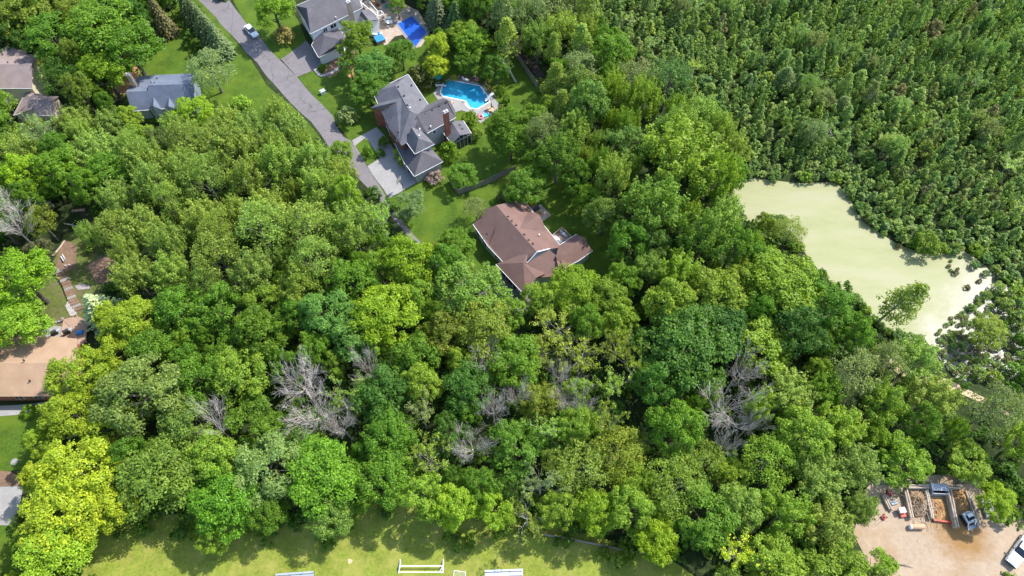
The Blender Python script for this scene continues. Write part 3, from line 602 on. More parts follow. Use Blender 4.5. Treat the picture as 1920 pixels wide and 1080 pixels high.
def lamp(p, label):
    t = thing('lamp_post', label, 'lamp post', p); mb = MB(); mb.tube([(0, 0, 0), (0, 0, 2.6)], [.07, .05], 7); part('post', mb, 'darkmetal', t); mb = MB(); mb.box((0, 0, 2.8), (.28, .28, .4), .4, .7); part('lantern', mb, 'darkmetal', t)
lamp(P(615, 171), 'dark lamp post on the small lawn beside the lane'); 
t = thing('utility_box', 'white utility box on the grass beside the asphalt lane', 'utility box', P(606, 175), .6); mb = MB(); mb.box((0, 0, .4), (1.1, .8, .8)); part('cabinet', mb, 'white', t); mb = MB(); mb.box((0, 0, .84), (1.2, .9, .08)); part('lid', mb, 'siding', t)
# free-form pool
Z = zw(9.82, 800, 130)
DK = [(120, 440), (330, 190), (400, 165), (720, 210), (1040, 270), (1345, 665), (1325, 760), (990, 1000), (900, 900), (780, 800), (640, 760), (500, 800), (300, 560), (200, 560)]
PL = [(310, 245), (400, 195), (700, 250), (975, 300), (1110, 470), (1165, 595), (930, 735), (800, 715), (745, 640), (720, 585), (520, 545), (300, 500), (250, 430)]
def pool(name, label, deckp, poolp, Zf, wmat, dmat, sc=1.035):
    w_ = [Zf(x, y, .1) for x, y in poolp]; c = sum(w_, Vector()) / len(w_); o = Vector((c.x, c.y, 0)); t = thing(name, label, 'pool', o)
    mb = MB(); mb.slab([tuple(Zf(x, y))[:2] for x, y in deckp], 0, .10); part('deck', mb, dmat, t, o)
    mb = MB(); mb.slab([(v.x, v.y) for v in w_], .05, .125); part('water', mb, wmat, t, o)
    mb = MB()
    for i in range(len(w_)): a, b = w_[i], w_[(i + 1) % len(w_)]; mb.beam((a.x, a.y, .11), (b.x, b.y, .11), .26, .1)
    part('coping', mb, 'white' if wmat == 'pool' else 'concrete', t, o); return t
t = pool('swimming_pool', 'free-form turquoise swimming pool with pale concrete deck behind the grey roofed house', DK, PL, Z, 'pool', 'concrete')
mb = MB(); 
for k in range(3): 
    a = Z(700 + k * 10, 640 + k * 4, .16 - .0 * k); 
mb.slab([tuple(Z(x, y))[:2] for x, y in ((695, 650), (735, 605), (800, 710), (760, 730))], .1, .19); part('entry_step', mb, 'white', t, t.location)
def diving(p, ang, label):
    t = thing('diving_board', label, 'diving board', p, ang); mb = MB(); mb.box((.1, 0, .42), (2.6, .46, .07)); part('board', mb, 'white', t); mb = MB(); mb.box((-.7, 0, .2), (.6, .5, .4), 0, .8); part('stand', mb, 'white', t)
    mb = MB(); mb.tube([(-1, .3, 0), (-1, .3, .9), (.1, .3, .9)], .03, 5); mb.tube([(-1, -.3, 0), (-1, -.3, .9), (.1, -.3, .9)], .03, 5); part('handrail', mb, 'metal', t)
diving(Z(250, 315, .1), -.15, 'white diving board at the angular end of the turquoise pool')
def slide(p, ang, label):
    t = thing('pool_slide', label, 'slide', p, ang); mb = MB(); pts = [(-.9, 0, 1.5), (-.3, .05, 1.35), (.3, .15, .9), (.8, .2, .5), (1.2, .1, .35)]
    for i in range(4): a, b = Vector(pts[i]), Vector(pts[i + 1]); mb.beam(a, b, .6, .08); mb.beam(a + Vector((0, .3, .12)), b + Vector((0, .3, .12)), .05, .25); mb.beam(a + Vector((0, -.3, .12)), b + Vector((0, -.3, .12)), .05, .25)
    part('chute', mb, 'white', t); mb = MB()
    for s_ in (-.25, .25): mb.beam((-1.4, s_, 0), (-.9, s_, 1.9), .06)
    for k in range(4): mb.beam((-1.35 + k * .11, -.25, .3 + k * .36), (-1.35 + k * .11, .25, .3 + k * .36), .06)
    part('ladder', mb, 'metal', t)
slide(Z(1165, 560, .1), 3.6, 'white pool slide with ladder beside the turquoise pool')
def umbrella(p, label, mat, chairs=0):
    t = thing('patio_table', label, 'table', p); mb = MB(); mb.tube([(0, 0, .68), (0, 0, .74)], .7, 14); part('tabletop', mb, 'rust' if mat != 'teal' else mat, t); mb = MB(); mb.tube([(0, 0, 0), (0, 0, .7)], .06, 6); part('leg', mb, 'darkmetal', t)
    return t
umbrella(Z(1180, 770, .1), 'round tan patio table with a folded umbrella on the pool deck', 'rust')
t = thing('parasol', 'folded red-brown parasol standing at the tan patio table', 'parasol', Z(1195, 750, .1)); mb = MB(); mb.tube([(0, 0, 0), (0, 0, 2.5)], .03, 6); part('pole', mb, 'darkmetal', t); mb = MB(); mb.tube([(0, 0, 1.0), (0, 0, 1.6), (0, 0, 2.5)], [.16, .13, .03], 8); part('canopy', mb, 'redbrick', t)
for k, (x, y) in enumerate(((1135, 745), (1225, 720), (1235, 800), (1180, 840), (1140, 805))):
    t = thing('patio_chair', 'dark wooden patio chair drawn up to the tan pool deck table', 'chair', Z(x, y, .1), k * 1.25, 'chairs round the pool deck table'); mb = MB(); mb.box((0, 0, .43), (.5, .5, .06)); part('seat', mb, 'timber', t); mb = MB(); mb.box((-.25, 0, .75), (.05, .5, .6)); part('backrest', mb, 'timber', t)
    for i in (-.2, .2):
        for j in (-.2, .2): mb = MB(); mb.box((i, j, .2), (.05, .05, .4)); part('leg', mb, 'timber', t)
def ring(mb, c, Rr, r, n=14, m=7):
    vs = [((c[0] + (Rr + r * math.cos(6.283 * j / m)) * math.cos(6.283 * i / n)), (c[1] + (Rr + r * math.cos(6.283 * j / m)) * math.sin(6.283 * i / n)), c[2] + r * math.sin(6.283 * j / m)) for i in range(n) for j in range(m)]
    return mb.add(vs, [(i * m + j, ((i + 1) % n) * m + j, ((i + 1) % n) * m + (j + 1) % m, i * m + (j + 1) % m) for i in range(n) for j in range(m)])
t = thing('pool_float', 'pink inflatable ring float with a long neck lying on the pool deck', 'pool float', Z(995, 885, .1)); mb = MB(); ring(mb, (0, 0, .2), .5, .2); part('ring', mb, 'pink', t); mb = MB(); mb.tube([(-.5, .1, .2), (-.6, .2, .7), (-.5, .3, 1.0), (-.35, .2, .95)], [.13, .1, .1, .06], 7); part('neck', mb, 'pink', t); mb = MB(); mb.ball((.5, -.1, .45), (.25, .2, .2)); part('tail', mb, 'white', t)
t = thing('pool_float', 'aqua blue inflatable lounger float between pink ring and tan table', 'pool float', Z(1085, 850, .1), .4); mb = MB()
for k in range(5): mb.tube([(-.75, -.4 + k * .2, .12), (.75, -.4 + k * .2, .12)], .11, 7)
part('mattress', mb, 'aqua', t); mb = MB(); mb.tube([(.75, -.45, .25), (.75, .45, .25)], .16, 7); part('pillow', mb, 'aqua', t)
t = thing('parasol', 'small teal parasol standing by the diving board', 'parasol', Z(225, 245, .1)); mb = MB(); mb.tube([(0, 0, 0), (0, 0, 2.1)], .03, 6); part('pole', mb, 'white', t)
mb = MB(); mb.add([(0, 0, 2.3)] + [(1.0 * math.cos(k * .785), 1.0 * math.sin(k * .785), 1.9) for k in range(8)] + [(0, 0, 2.22)], [(0, 1 + k, 1 + (k + 1) % 8) for k in range(8)] + [(9, 1 + (k + 1) % 8, 1 + k) for k in range(8)]); part('canopy', mb, 'teal', t)
lounger(Z(735, 215, .1), -.4, 'white lounger on the planting side of the turquoise pool', 'white'); lounger(Z(455, 640, .1), 1.0, 'tan lounger against the house end by the turquoise pool', 'rust')
for x, y, sz in ((130, 180, .35), (590, 145, .3), (880, 140, .35), (845, 245, .35), (430, 180, .25), (670, 600, .22)):
    mb = MB(); p = Z(x, y, .1); mb.ball((0, 0, sz * .5), (sz, sz * .8, sz * .6), 7, 4); o = link('boulder', mb.mesh('boulder', 'stone')); o.location = p; tag(o, 'small pale boulder along the turquoise pool edge', 'boulder', 'boulders round the turquoise pool')

# white house with the rectangular pool
h = House('white_house', 'white sided house with dark grey roof and brick chimney beside the rectangular pool', (6.4, 540, 0), (560, 230))
e, r = 5.4, 7.8
h.wing([[(225, 95, r), (640, -90, r), (890, 92, e), (270, 402, e), (200, 240, e)], [(225, 95, r), (640, -90, r), (780, -230, e), (90, 70, e)], [(640, -90, r), (890, 92, e), (780, -230, e)], [(225, 95, r), (90, 70, e), (200, 240, e)]], 'slatedark', 'white', .45,
       wins=[(270, 402, e, 890, 92, e, .42, 4.2, 1.7, 1.2), (270, 402, e, 890, 92, e, .57, 4.3, .8, .8), (270, 402, e, 890, 92, e, .25, 4.2, 1.2, 1.2)])
h.wing([[(440, 430, 4.7), (660, 480, 4.7), (680, 540, 2.9), (368, 685, 2.9), (285, 538, 2.9)], [(385, 343, 2.9), (600, 330, 2.9), (690, 440, 2.9), (660, 480, 4.7), (440, 430, 4.7)], [(385, 343, 2.9), (440, 430, 4.7), (285, 538, 2.9)]], 'slatedark', 'white', .35,
       wins=[(285, 538, 2.9, 368, 685, 2.9, .5, 1.2, 3.2, 2.1)])
h.wing([[(872, 120, 4.4), (975, 250, 4.4), (955, 275, 3.4), (850, 170, 3.4)], [(872, 120, 4.4), (990, 105, 3.4), (1090, 235, 3.4), (975, 250, 4.4)]], 'slate', 'white', .25, wins=[(955, 275, 3.4, 1090, 235, 3.4, .5, 1.9, 1.6, 1.4)])
h.chimney(722, 25, 9.4, 1.0, .8, .6, 'tanbrick', 0, 2)
h.vents([(250, 228, 6.1), (290, 80, 7.5), (355, 52, 7.4), (415, 25, 7.4), (575, 208, 5.9), (438, 378, 3.6)], 'white', .25)
mb = MB(); mb.slab([tuple(h.w(x, y, 5.6))[:2] for x, y in ((160, 100), (230, 110), (270, 195), (215, 215))], 4.9, 5.45); part('flat_roof', mb, 'darkmetal', h.root, h.o)
Z = zw(6.4, 540, 0)
deck('raised_deck', 'raised deck with white railing on the pool side of the white house', [(880, 60), (930, -10), (1085, 175), (1075, 225)], Z, 2.6, 'paving', 8, 5, 'white')
deck('stair_landing', 'small white railed landing at the end of the raised deck', [(1075, 180), (1125, 165), (1160, 205), (1090, 235)], Z, 1.9, 'paving', 5, 5, 'white')
mb = MB(); mb.slab([tuple(Z(x, y))[:2] for x, y in ((880, 60), (1010, -40), (1250, -60), (1460, 85), (1560, 130), (1710, 380), (1600, 560), (1500, 590), (1380, 420), (1280, 440), (1170, 560), (1100, 470), (1000, 380), (1090, 240))], 0, .09); struct('patio', mb, 'paving')
t = pool('swimming_pool', 'rectangular pool under a deep blue cover beside the white house', [(1285, 285), (1495, 165), (1690, 375), (1520, 590)], [(1308, 285), (1492, 188), (1670, 385), (1530, 570)], Z, 'poolcover', 'concrete')
t = thing('spa_tub', 'square spa tub under a bright blue cover near the rectangular pool', 'hot tub', Z(1105, 495, 0), .5); mb = MB(); mb.box((0, 0, .42), (2.1, 2.1, .84)); part('tub', mb, 'deckwood', t)
for s_ in (-1, 1): mb = MB(); mb.box((s_ * .54, 0, .92), (1.06, 2.2, .14)); part('cover', mb, 'bluetarp', t)
for x, y, a in ((1215, 265, .3), (1225, 285, .3), (1205, 230, .4)): lounger(Z(x, y, .1), a, 'pale lounger on the paved deck beside the covered pool', 'white', 'loungers beside the covered pool')
for k, (x, y, m_) in enumerate(((1060, 435, 'white'), (1090, 420, 'bluetarp'), (1120, 425, 'white'), (1020, 430, 'siding'))):
    t = thing('storage_bin', ['white', 'blue', 'cream', 'grey'][k] + ' storage bin beside the blue covered spa tub', 'bin', Z(x, y, .09), k); mb = MB(); mb.box((0, 0, .3), (.7, .5, .6), 0, 1.05); part('body', mb, m_, t); mb = MB(); mb.box((0, 0, .63), (.76, .56, .06)); part('lid', mb, m_, t)
for x, y, m_ in ((1030, 40, 'rust'), (1075, 70, 'redbrick'), (1200, 85, 'teal'), (1145, 30, 'darkmetal')):
    t = thing('patio_chair', {'rust': 'tan', 'redbrick': 'red-brown', 'teal': 'teal', 'darkmetal': 'black'}[m_] + ' armchair on the paved terrace of the white house', 'chair', Z(x, y, .09), 1.0); mb = MB(); mb.box((0, 0, .3), (.8, .8, .3)); part('seat', mb, m_, t); mb = MB(); mb.box((-.38, 0, .65), (.14, .8, .5)); part('backrest', mb, m_, t)
    for j in (-.37, .37): mb = MB(); mb.box((0, j, .52), (.7, .1, .2)); part('armrest', mb, m_, t)
for x, y in ((1440, 150), (1290, 265)):
    mb = MB(); p = Z(x, y, .09); mb.ball((0, 0, .3), (.7, .55, .5), 8, 5); o = link('boulder', mb.mesh('boulder', 'stone')); o.location = p; tag(o, 'grey boulder at a corner of the covered rectangular pool', 'boulder', 'boulders by the covered pool')
t = thing('stone_edging', 'pale stone edging round the planting bed of the white house', 'edging', Z(400, 900, 0)); Zo = t.location
EDG = [(318, 830), (390, 915), (460, 910), (560, 860), (650, 800), (720, 745)]
for i in range(5):
    a, b = Z(*EDG[i]), Z(*EDG[i + 1]); n = max(2, int((b - a).length / .9))
    for k in range(n): mb = MB(); p, q = a.lerp(b, (k + .03) / n), a.lerp(b, (k + .97) / n); mb.beam(p + Vector((0, 0, .12)), q + Vector((0, 0, .12)), .7, .22); part('stone', mb, 'stone' if (k + i) % 2 else 'concrete', t, Zo)

# blue-grey roofed house
h = House('bluegrey_roofed_house', 'house with blue-grey shingle roof, twin pointed dormers and a leaning-looking pink chimney', (10.28, 225, 120), (800, 700))
r = 6.4
h.wing([[(540, 412, r), (1415, 380, r), (1440, 180, 4), (660, 210, 4)], [(540, 412, r), (1415, 380, r), (1440, 820, 3), (540, 870, 3)]], 'bluegrey', 'siding', .3,
       wins=[(1440, 820, 3, 1440, 180, 4, .3, 1.8, 1.2, 1.4), (1440, 820, 3, 1440, 180, 4, .55, 1.8, 1.2, 1.4), (1440, 820, 3, 1440, 180, 4, .45, 4.2, 1.0, 1.2)])
h.wing([[(112, 538, 5.6), (545, 515, 5.6), (665, 215, 3.6), (352, 236, 3.6)], [(112, 538, 5.6), (545, 515, 5.6), (545, 880, 3), (222, 905, 3)]], 'bluegrey', 'siding', .3)
for cx_ in (650, 945):
    h.wing([[(cx_, 640, 5.2), (cx_ - 90, 850, 3.5), (cx_ - 10, 815, 5.0)], [(cx_, 640, 5.2), (cx_ - 10, 815, 5.0), (cx_ + 165, 885, 3.5)]], 'bluegrey', 'siding', .08, wins=[(cx_ - 85, 865, 3.6, cx_ + 165, 890, 3.6, .5, 3.2, 1.8, 1.5)])
h.chimney(160, 205, 8.2, .9, .8, 0, 'tanbrick', 0, 2)
h.vents([(710, 272, 5.2), (598, 355, 6.0), (665, 362, 6.0)], 'darkmetal', .22)

# weathered roof house at the edge of the wood
h = House('weathered_roofed_house', 'cream house with weathered pink-grey roof among dark trees', (6.75, 0, 70), (150, 560))
h.wing([[(-120, 340, 7.5), (400, 340, 7.5), (462, 215, 5.5), (200, 215, 5.5), (-120, 215, 5.5)], [(-120, 340, 7.5), (400, 340, 7.5), (402, 642, 5.2), (-120, 642, 5.2)]], 'weatheredroof', 'cream', .3,
       wins=[(402, 642, 5.2, 462, 215, 5.5, .25, 4.2, 1.3, 1.3), (402, 642, 5.2, 462, 215, 5.5, .7, 4.2, 1.3, 1.3), (402, 642, 5.2, 462, 215, 5.5, .3, 1.5, 1.3, 1.3)])
h.wing([[(-120, 230, 6.5), (0, 150, 6.8), (90, 110, 6.8), (342, 182, 5.4), (335, 218, 5.4), (-120, 330, 6.2)]], 'weatheredroof', 'cream', .4, None)
h.wing([[(325, 672, 3.6), (395, 790, 4.6), (440, 900, 3.4), (260, 955, 2.8), (165, 985, 2.8)], [(325, 672, 3.6), (420, 690, 3.2), (560, 735, 3.0), (745, 745, 2.9), (690, 790, 4.6), (395, 790, 4.6)], [(395, 790, 4.6), (690, 790, 4.6), (695, 985, 2.8), (440, 985, 2.8)]], 'weatheredroof', 'cream', .35, wins=[(165, 985, 2.8, 325, 672, 2.8, .4, 1.2, 2.6, 2.0)])
h.vents([(100, 318, 7.3), (195, 322, 7.3), (310, 318, 7.3), (28, 210, 6.4)], 'darkmetal', .25)

# tan roofed house
h = House('tan_roofed_house', 'low house with broad tan shingle roof and a small front gable', (5.144, 0, 580), (300, 600))
h.wing([[(-160, 520, 4.5), (735, 515, 4.5), (745, 285, 3), (560, 262, 3), (-160, 262, 3)], [(-160, 520, 4.5), (735, 515, 4.5), (640, 838, 3), (-160, 842, 3)]], 'tanroof', 'redbrick', .6, None, wins=[(-160, 842, 3, 640, 838, 3, .35, 1.5, 1.6, 1.3), (-160, 842, 3, 640, 838, 3, .6, 1.5, 1.6, 1.3)])
h.wing([[(465, 645, 4.6), (358, 812, 3.1), (432, 795, 3.6)], [(465, 645, 4.6), (432, 795, 3.6), (500, 808, 3.1), (545, 775, 3.1)]], 'tanroof', 'redbrick', .1, None)
h.vents([(228, 490, 4.95), (285, 688, 4.0), (720, 585, 4.6)], 'darkmetal', .25)
Z = zw(5.144, 0, 580)
mb = MB(); mb.slab([tuple(Z(x, y))[:2] for x, y in ((395, 275), (415, 215), (460, 170), (520, 158), (600, 170), (610, 275))], 0, .12); struct('patio', mb, 'concrete')
deck('garden_deck', 'curved tan timber deck with a blue cover behind the tan roofed house', [(605, 100), (740, 62), (850, 110), (820, 320)], Z, .5, 'deckwood', 18, 0)
mb = MB(); mb.slab([tuple(Z(x, y, .6))[:2] for x, y in ((570, 280), (605, 100), (830, 310), (760, 345), (640, 330))], .1, .42); o = link('lower_deck', mb.mesh('lower_deck', 'deckwood')); tag(o, 'lower tan deck level running up to the tan roof edge', 'deck')
t = thing('tarp_bundle', 'blue tarp bundle lying on the curved tan deck', 'tarp', Z(772, 228, .52)); mb = MB(); mb.box((0, 0, .2), (1.2, .8, .4), .1, .85); part('bundle', mb, 'bluetarp', t); mb = MB(); mb.box((.1, .05, .43), (.9, .5, .08), .3, .9); part('fold', mb, 'bluetarp', t)
grill(Z(655, 230, .52), 'dark covered grill on the curved tan deck'); grill(Z(537, 240, .12), 'dark grill on the pale patio by the tan roofed house')
for k, (x, y) in enumerate(((430, 165), (460, 145), (500, 130), (540, 128), (570, 122), (600, 112), (605, 90))):
    mb = MB(); mb.ball((0, 0, .12), (.32, .24, .22), 7, 4); o = link('border_stone', mb.mesh('border_stone', 'concrete')); o.location = Z(x, y, .03); tag(o, 'pale border stone between lawn and deck of the tan roofed house', 'stone', 'border stones behind the tan roofed house')
# garden steps in the clearing
Z = zw(4.154, 0, 360); t = thing('garden_steps', 'timber and gravel garden steps climbing through the clearing', 'steps', Z(560, 750)); Zo = t.location
for k in range(14):
    f = k / 13; x, y = 465 + 150 * f + 10 * math.sin(f * 6), 630 + 280 * f; p = Z(x, y, .1); mb = MB(); mb.box((p.x, p.y, .1 + .02 * (13 - k)), (1.5, .7, .2 + .04 * (13 - k)), .45); part('step', mb, 'dirt' if k % 3 else 'greywood', t, Zo)
mb = MB(); mb.slab([tuple(Z(x, y))[:2] for x, y in ((510, 890), (545, 830), (580, 850), (600, 960), (550, 970))], 0, .15); struct('stone_patio', mb, 'stone')
mb = MB(); mb.slab([tuple(Z(x, y))[:2] for x, y in ((585, 735), (640, 715), (700, 730), (705, 755), (610, 765))], 0, .12); struct('stone_patio', mb, 'gravel')
t = thing('garden_bench', 'white garden bench on bare soil beside the garden steps', 'bench', Z(500, 525, .06), -.9); 
for k in range(3): mb = MB(); mb.box((0, -.15 + k * .17, .42), (1.4, .14, .05)); part('slat', mb, 'white', t)
for k in range(2): mb = MB(); mb.box((0, .3, .6 + k * .2), (1.4, .05, .14)); part('back_slat', mb, 'white', t)
for s_ in (-.6, .6): mb = MB(); mb.box((s_, 0, .2), (.08, .5, .4)); mb.box((s_, .29, .5), (.07, .06, .7)); part('leg', mb, 'white', t)
for k, (x, y) in enumerate(((475, 635), (520, 660), (540, 680), (430, 595), (455, 610), (510, 575), (540, 570))):
    mb = MB(); mb.ball((0, 0, .1), (.3, .22, .18), 7, 4); o = link('border_stone', mb.mesh('border_stone', 'stone')); o.location = Z(x, y, .04); tag(o, 'pale stone edging the garden steps in the clearing', 'stone', 'stones along the garden steps')
t = thing('timber_beam', 'red-brown timber beam lying in the shaded clearing by the dark trees', 'timber', Z(615, 148)); mb = MB(); mb.box((0, 0, .2), (2.6, .5, .2), .1); part('plank', mb, 'deckwood', t); mb = MB(); mb.box((0, .05, .36), (2.4, .3, .1), .13); part('plank', mb, 'deckwood', t)
t = thing('garden_shed', 'small dark roofed shed half hidden under the dark trees', 'shed', Z(370, 140)); mb = MB(); mb.box((0, 0, .9), (2.4, 1.8, 1.8)); part('wall', mb, 'greywood', t); mb = MB(); mb.add([(-1.4, -1.1, 1.7), (1.4, -1.1, 1.7), (1.4, 1.1, 1.7), (-1.4, 1.1, 1.7), (-1.4, 0, 2.5), (1.4, 0, 2.5)], [(0, 1, 5, 4), (2, 3, 4, 5), (0, 4, 3), (1, 2, 5), (3, 2, 1, 0)]); part('roof', mb, 'slatedark', t)
t = thing('fallen_log', 'pale fallen log lying at the edge of the shaded clearing', 'log', Z(560, 260)); mb = MB(); mb.tube([(-1.6, .35, .15), (0, 0, .2), (1.5, -.4, .13)], [.15, .13, .07], 7); part('stem', mb, 'timber', t); mb = MB(); mb.tube([(0, 0, .2), (.5, .5, .4)], [.06, .03], 5); part('branch_stub', mb, 'timber', t)
t = thing('fallen_log', 'long grey log lying beside the bare soil of the clearing', 'log', Z(465, 440)); mb = MB(); mb.tube([(-.7, -1.8, .15), (.1, 0, .2), (.5, 1.8, .15)], [.2, .17, .12], 7); part('stem', mb, 'timber', t)

# ---------------------------------------------------------------- fences
def fence(label, pts, Zf, hgt=1.8, mat='greywood', step=2.2, plank=.3):
    w_ = [Zf(*p) for p in pts]; o = w_[0]; t = thing('wooden_fence', label, 'fence', o)
    for i in range(len(w_) - 1):
        a, b = w_[i], w_[i + 1]; L_ = (b - a).length; n = max(1, round(L_ / step)); ang = math.atan2(b.y - a.y, b.x - a.x)
        for k in range(n + 1): p = a.lerp(b, k / n); mb = MB(); mb.box((p.x, p.y, hgt / 2 + .05), (.13, .13, hgt + .1), ang); part('post', mb, mat, t, o)
        m = int(L_ / plank)
        for k in range(m): p = a.lerp(b, (k + .5) / m); mb = MB(); mb.box((p.x, p.y, hgt / 2 + random.uniform(-.03, .03)), (plank * .93, .05, hgt), ang + random.uniform(-.04, .04)); part('plank', mb, mat, t, o)
        mb = MB(); d = Vector((0, 0, hgt * .8)); mb.beam(a + d, b + d, .1, .09); part('rail', mb, mat, t, o)
fence('grey plank fence between the two lawns behind the brown roofed house', [(180, 470), (300, 660), (540, 580), (720, 505), (975, 385), (1130, 320)], zw(7.715, 820, 280))
fence('dark plank fence along the shaded path in the wood', [(330, 430), (400, 520), (580, 790)], zw(5.4, 900, 20))
fence('weathered rail fence half hidden along the mown field edge', [(1020, 1004), (1067, 1012), (1145, 1028), (1250, 1050)], lambda x, y: P(x, y), 1.3)

# ---------------------------------------------------------------- vehicles
def wheel(t, x, y, r, wd=.22):
    mb = MB(); mb.tube([(x, y - wd / 2, r), (x, y + wd / 2, r)], r, 12); o = part('wheel', mb, 'rubber', t); mb = MB(); s_ = 1 if y > 0 else -1; mb.tube([(x, y, r), (x, y + s_ * (wd / 2 + .02), r)], r * .6, 10); part('rim', mb, 'metal', o)
def loft(mb, secs):
    """sections: (x, halfwidth_bottom, halfwidth_top, z0, z1)"""
    vs = []; fs = []
    for (x, wb, wt, z0, z1) in secs: vs += [(x, -wb, z0), (x, -wb, z0 + (z1 - z0) * .6), (x, -wt, z1), (x, wt, z1), (x, wb, z0 + (z1 - z0) * .6), (x, wb, z0)]
    for i in range(len(secs) - 1):
        for k in range(6): a = i * 6 + k; b = i * 6 + (k + 1) % 6; fs.append((a, a + 6, b + 6, b))
    fs += [(0, 1, 2, 3, 4, 5), tuple((len(secs) - 1) * 6 + k for k in range(5, -1, -1))]; return mb.add(vs, fs)
def sedan(p, ang, label):
    t = thing('sedan_car', label, 'car', p, ang)
    mb = MB(); loft(mb, [(-2.4, .72, .6, .35, .72), (-2.25, .86, .74, .25, .88), (-1.4, .9, .8, .22, .95), (0, .91, .82, .2, .95), (1.1, .9, .8, .22, .92), (2.1, .84, .7, .25, .78), (2.4, .66, .52, .35, .62)]); part('body', mb, 'carwhite', t)
    mb = MB(); loft(mb, [(-1.75, .70, .66, .9, .95), (-1.0, .74, .58, .92, 1.36), (.1, .74, .58, .92, 1.38), (1.05, .70, .66, .9, .95)]); part('cabin_glass', mb, 'glass', t)
    mb = MB(); loft(mb, [(-1.02, .60, .55, 1.34, 1.40), (-.45, .62, .56, 1.36, 1.43), (.12, .60, .55, 1.35, 1.41)]); part('roof', mb, 'carwhite', t)
    for x in (-1.4, 1.4):
        for y in (-.82, .82): wheel(t, x, y, .33)
    for y in (-.55, .55): mb = MB(); mb.box((2.3, y, .6), (.2, .34, .14)); part('headlight', mb, 'metal', t); mb = MB(); mb.box((-2.36, y, .68), (.12, .36, .14)); part('tail_light', mb, 'red', t)
    for y in (-.95, .95): mb = MB(); mb.box((.72, y, .98), (.16, .16, .12)); part('mirror', mb, 'carwhite', t)
a, b = P(463.5, 52), P(482, 72); sedan((a + b) / 2 + Vector((0, 0, .07)), math.atan2(b.y - a.y, b.x - a.x), 'white sedan parked at the edge of the asphalt lane')
def pickup(p, ang, label):
    t = thing('pickup_truck', label, 'truck', p, ang)
    mb = MB(); loft(mb, [(.3, .98, .9, .45, 1.15), (1.5, .98, .88, .42, 1.2), (2.5, .95, .82, .42, 1.12), (2.9, .86, .72, .45, .95)]); part('hood', mb, 'carwhite', t)
    mb = MB(); loft(mb, [(-1.5, .98, .92, .45, 1.2), (.32, .98, .92, .45, 1.2)]); part('cab', mb, 'carwhite', t)
    mb = MB(); loft(mb, [(-1.45, .86, .76, 1.15, 1.25), (-1.2, .86, .72, 1.15, 1.78), (.05, .86, .72, 1.15, 1.8), (.95, .84, .78, 1.12, 1.2)]); part('cab_glass', mb, 'glass', t)
    mb = MB(); loft(mb, [(-1.25, .76, .7, 1.76, 1.84), (-.6, .78, .72, 1.78, 1.87), (.1, .76, .7, 1.76, 1.84)]); part('roof', mb, 'carwhite', t)
    mb = MB()
    for y in (-.93, .93): mb.box((-2.35, y, .85), (1.8, .1, .75))
    mb.box((-3.22, 0, .85), (.1, 1.9, .75)); mb.box((-1.5, 0, .85), (.1, 1.9, .75)); part('bed_side', mb, 'carwhite', t); mb = MB(); mb.box((-2.35, 0, .6), (1.7, 1.78, .1)); part('bed_floor', mb, 'greybox', t)
    mb = MB(); mb.box((2.92, 0, .55), (.18, 1.8, .22)); part('bumper', mb, 'darkmetal', t)
    for x in (-2.2, 1.85):
        for y in (-.86, .86): wheel(t, x, y, .4, .27)
    for y in (-.62, .62): mb = MB(); mb.box((2.86, y, .85), (.14, .34, .2)); part('headlight', mb, 'metal', t)
    for y in (-1.08, 1.08): mb = MB(); mb.box((.62, y, 1.25), (.2, .24, .22)); part('mirror', mb, 'darkmetal', t)
Z = zw(5.686, 1640, 890)
fr = Z(1445, 955, .6); dr = Vector((.74, .67, 0)).normalized(); c_ = fr + dr * 2.9; pickup((c_.x, c_.y, .05), math.atan2(-dr.y, -dr.x), 'white pickup truck parked on the sandy yard')

# ---------------------------------------------------------------- sandy yard with timber storage bays
def log_wall(label, a, b, rows=3, grp='log walls of the storage bays'):
    A, B = Z(*a, .6), Z(*b, .6); A.z = B.z = 0; t = thing('log_wall', label, 'wall', A, 0, grp); d = (B - A).normalized(); n = Vector((-d.y, d.x, 0)); L_ = (B - A).length
    for rw in range(rows):
        for col in range(2 if rw < 2 else 2):
            s = random.uniform(0, .2); k = 0
            while s < L_ - .5:
                ln = min(random.uniform(1.8, 3.2), L_ - s); o_ = n * ((col - .5) * .34 + random.uniform(-.05, .05)); rr = random.uniform(.15, .2); p = d * s + o_ + Vector((0, 0, .17 + rw * .33 + random.uniform(-.02, .02))); q = d * (s + ln - .05) + o_ + Vector((0, 0, .17 + rw * .33 + random.uniform(-.03, .03)))
                mb = MB(); mb.tube([p, (p + q) / 2 + Vector((0, 0, random.uniform(-.03, .03))), q], [rr, rr * .97, rr * .92], 7); part('log', mb, 'timber', t); s += ln
log_wall('stacked log wall between the brush pile and the tools', (322, 165), (392, 465))
log_wall('stacked log wall between the brush pile and the steel dumpster', (545, 160), (608, 470))
log_wall('stacked log wall between the red bar and the loader', (775, 155), (862, 570), 4)
log_wall('stacked log wall beside the green wire fence', (985, 165), (1125, 560), 2)
log_wall('stacked log wall along the back of the bays', (345, 128), (930, 135), 3)
log_wall('short log wall half under leaves by the red tools', (95, 210), (190, 395), 2)
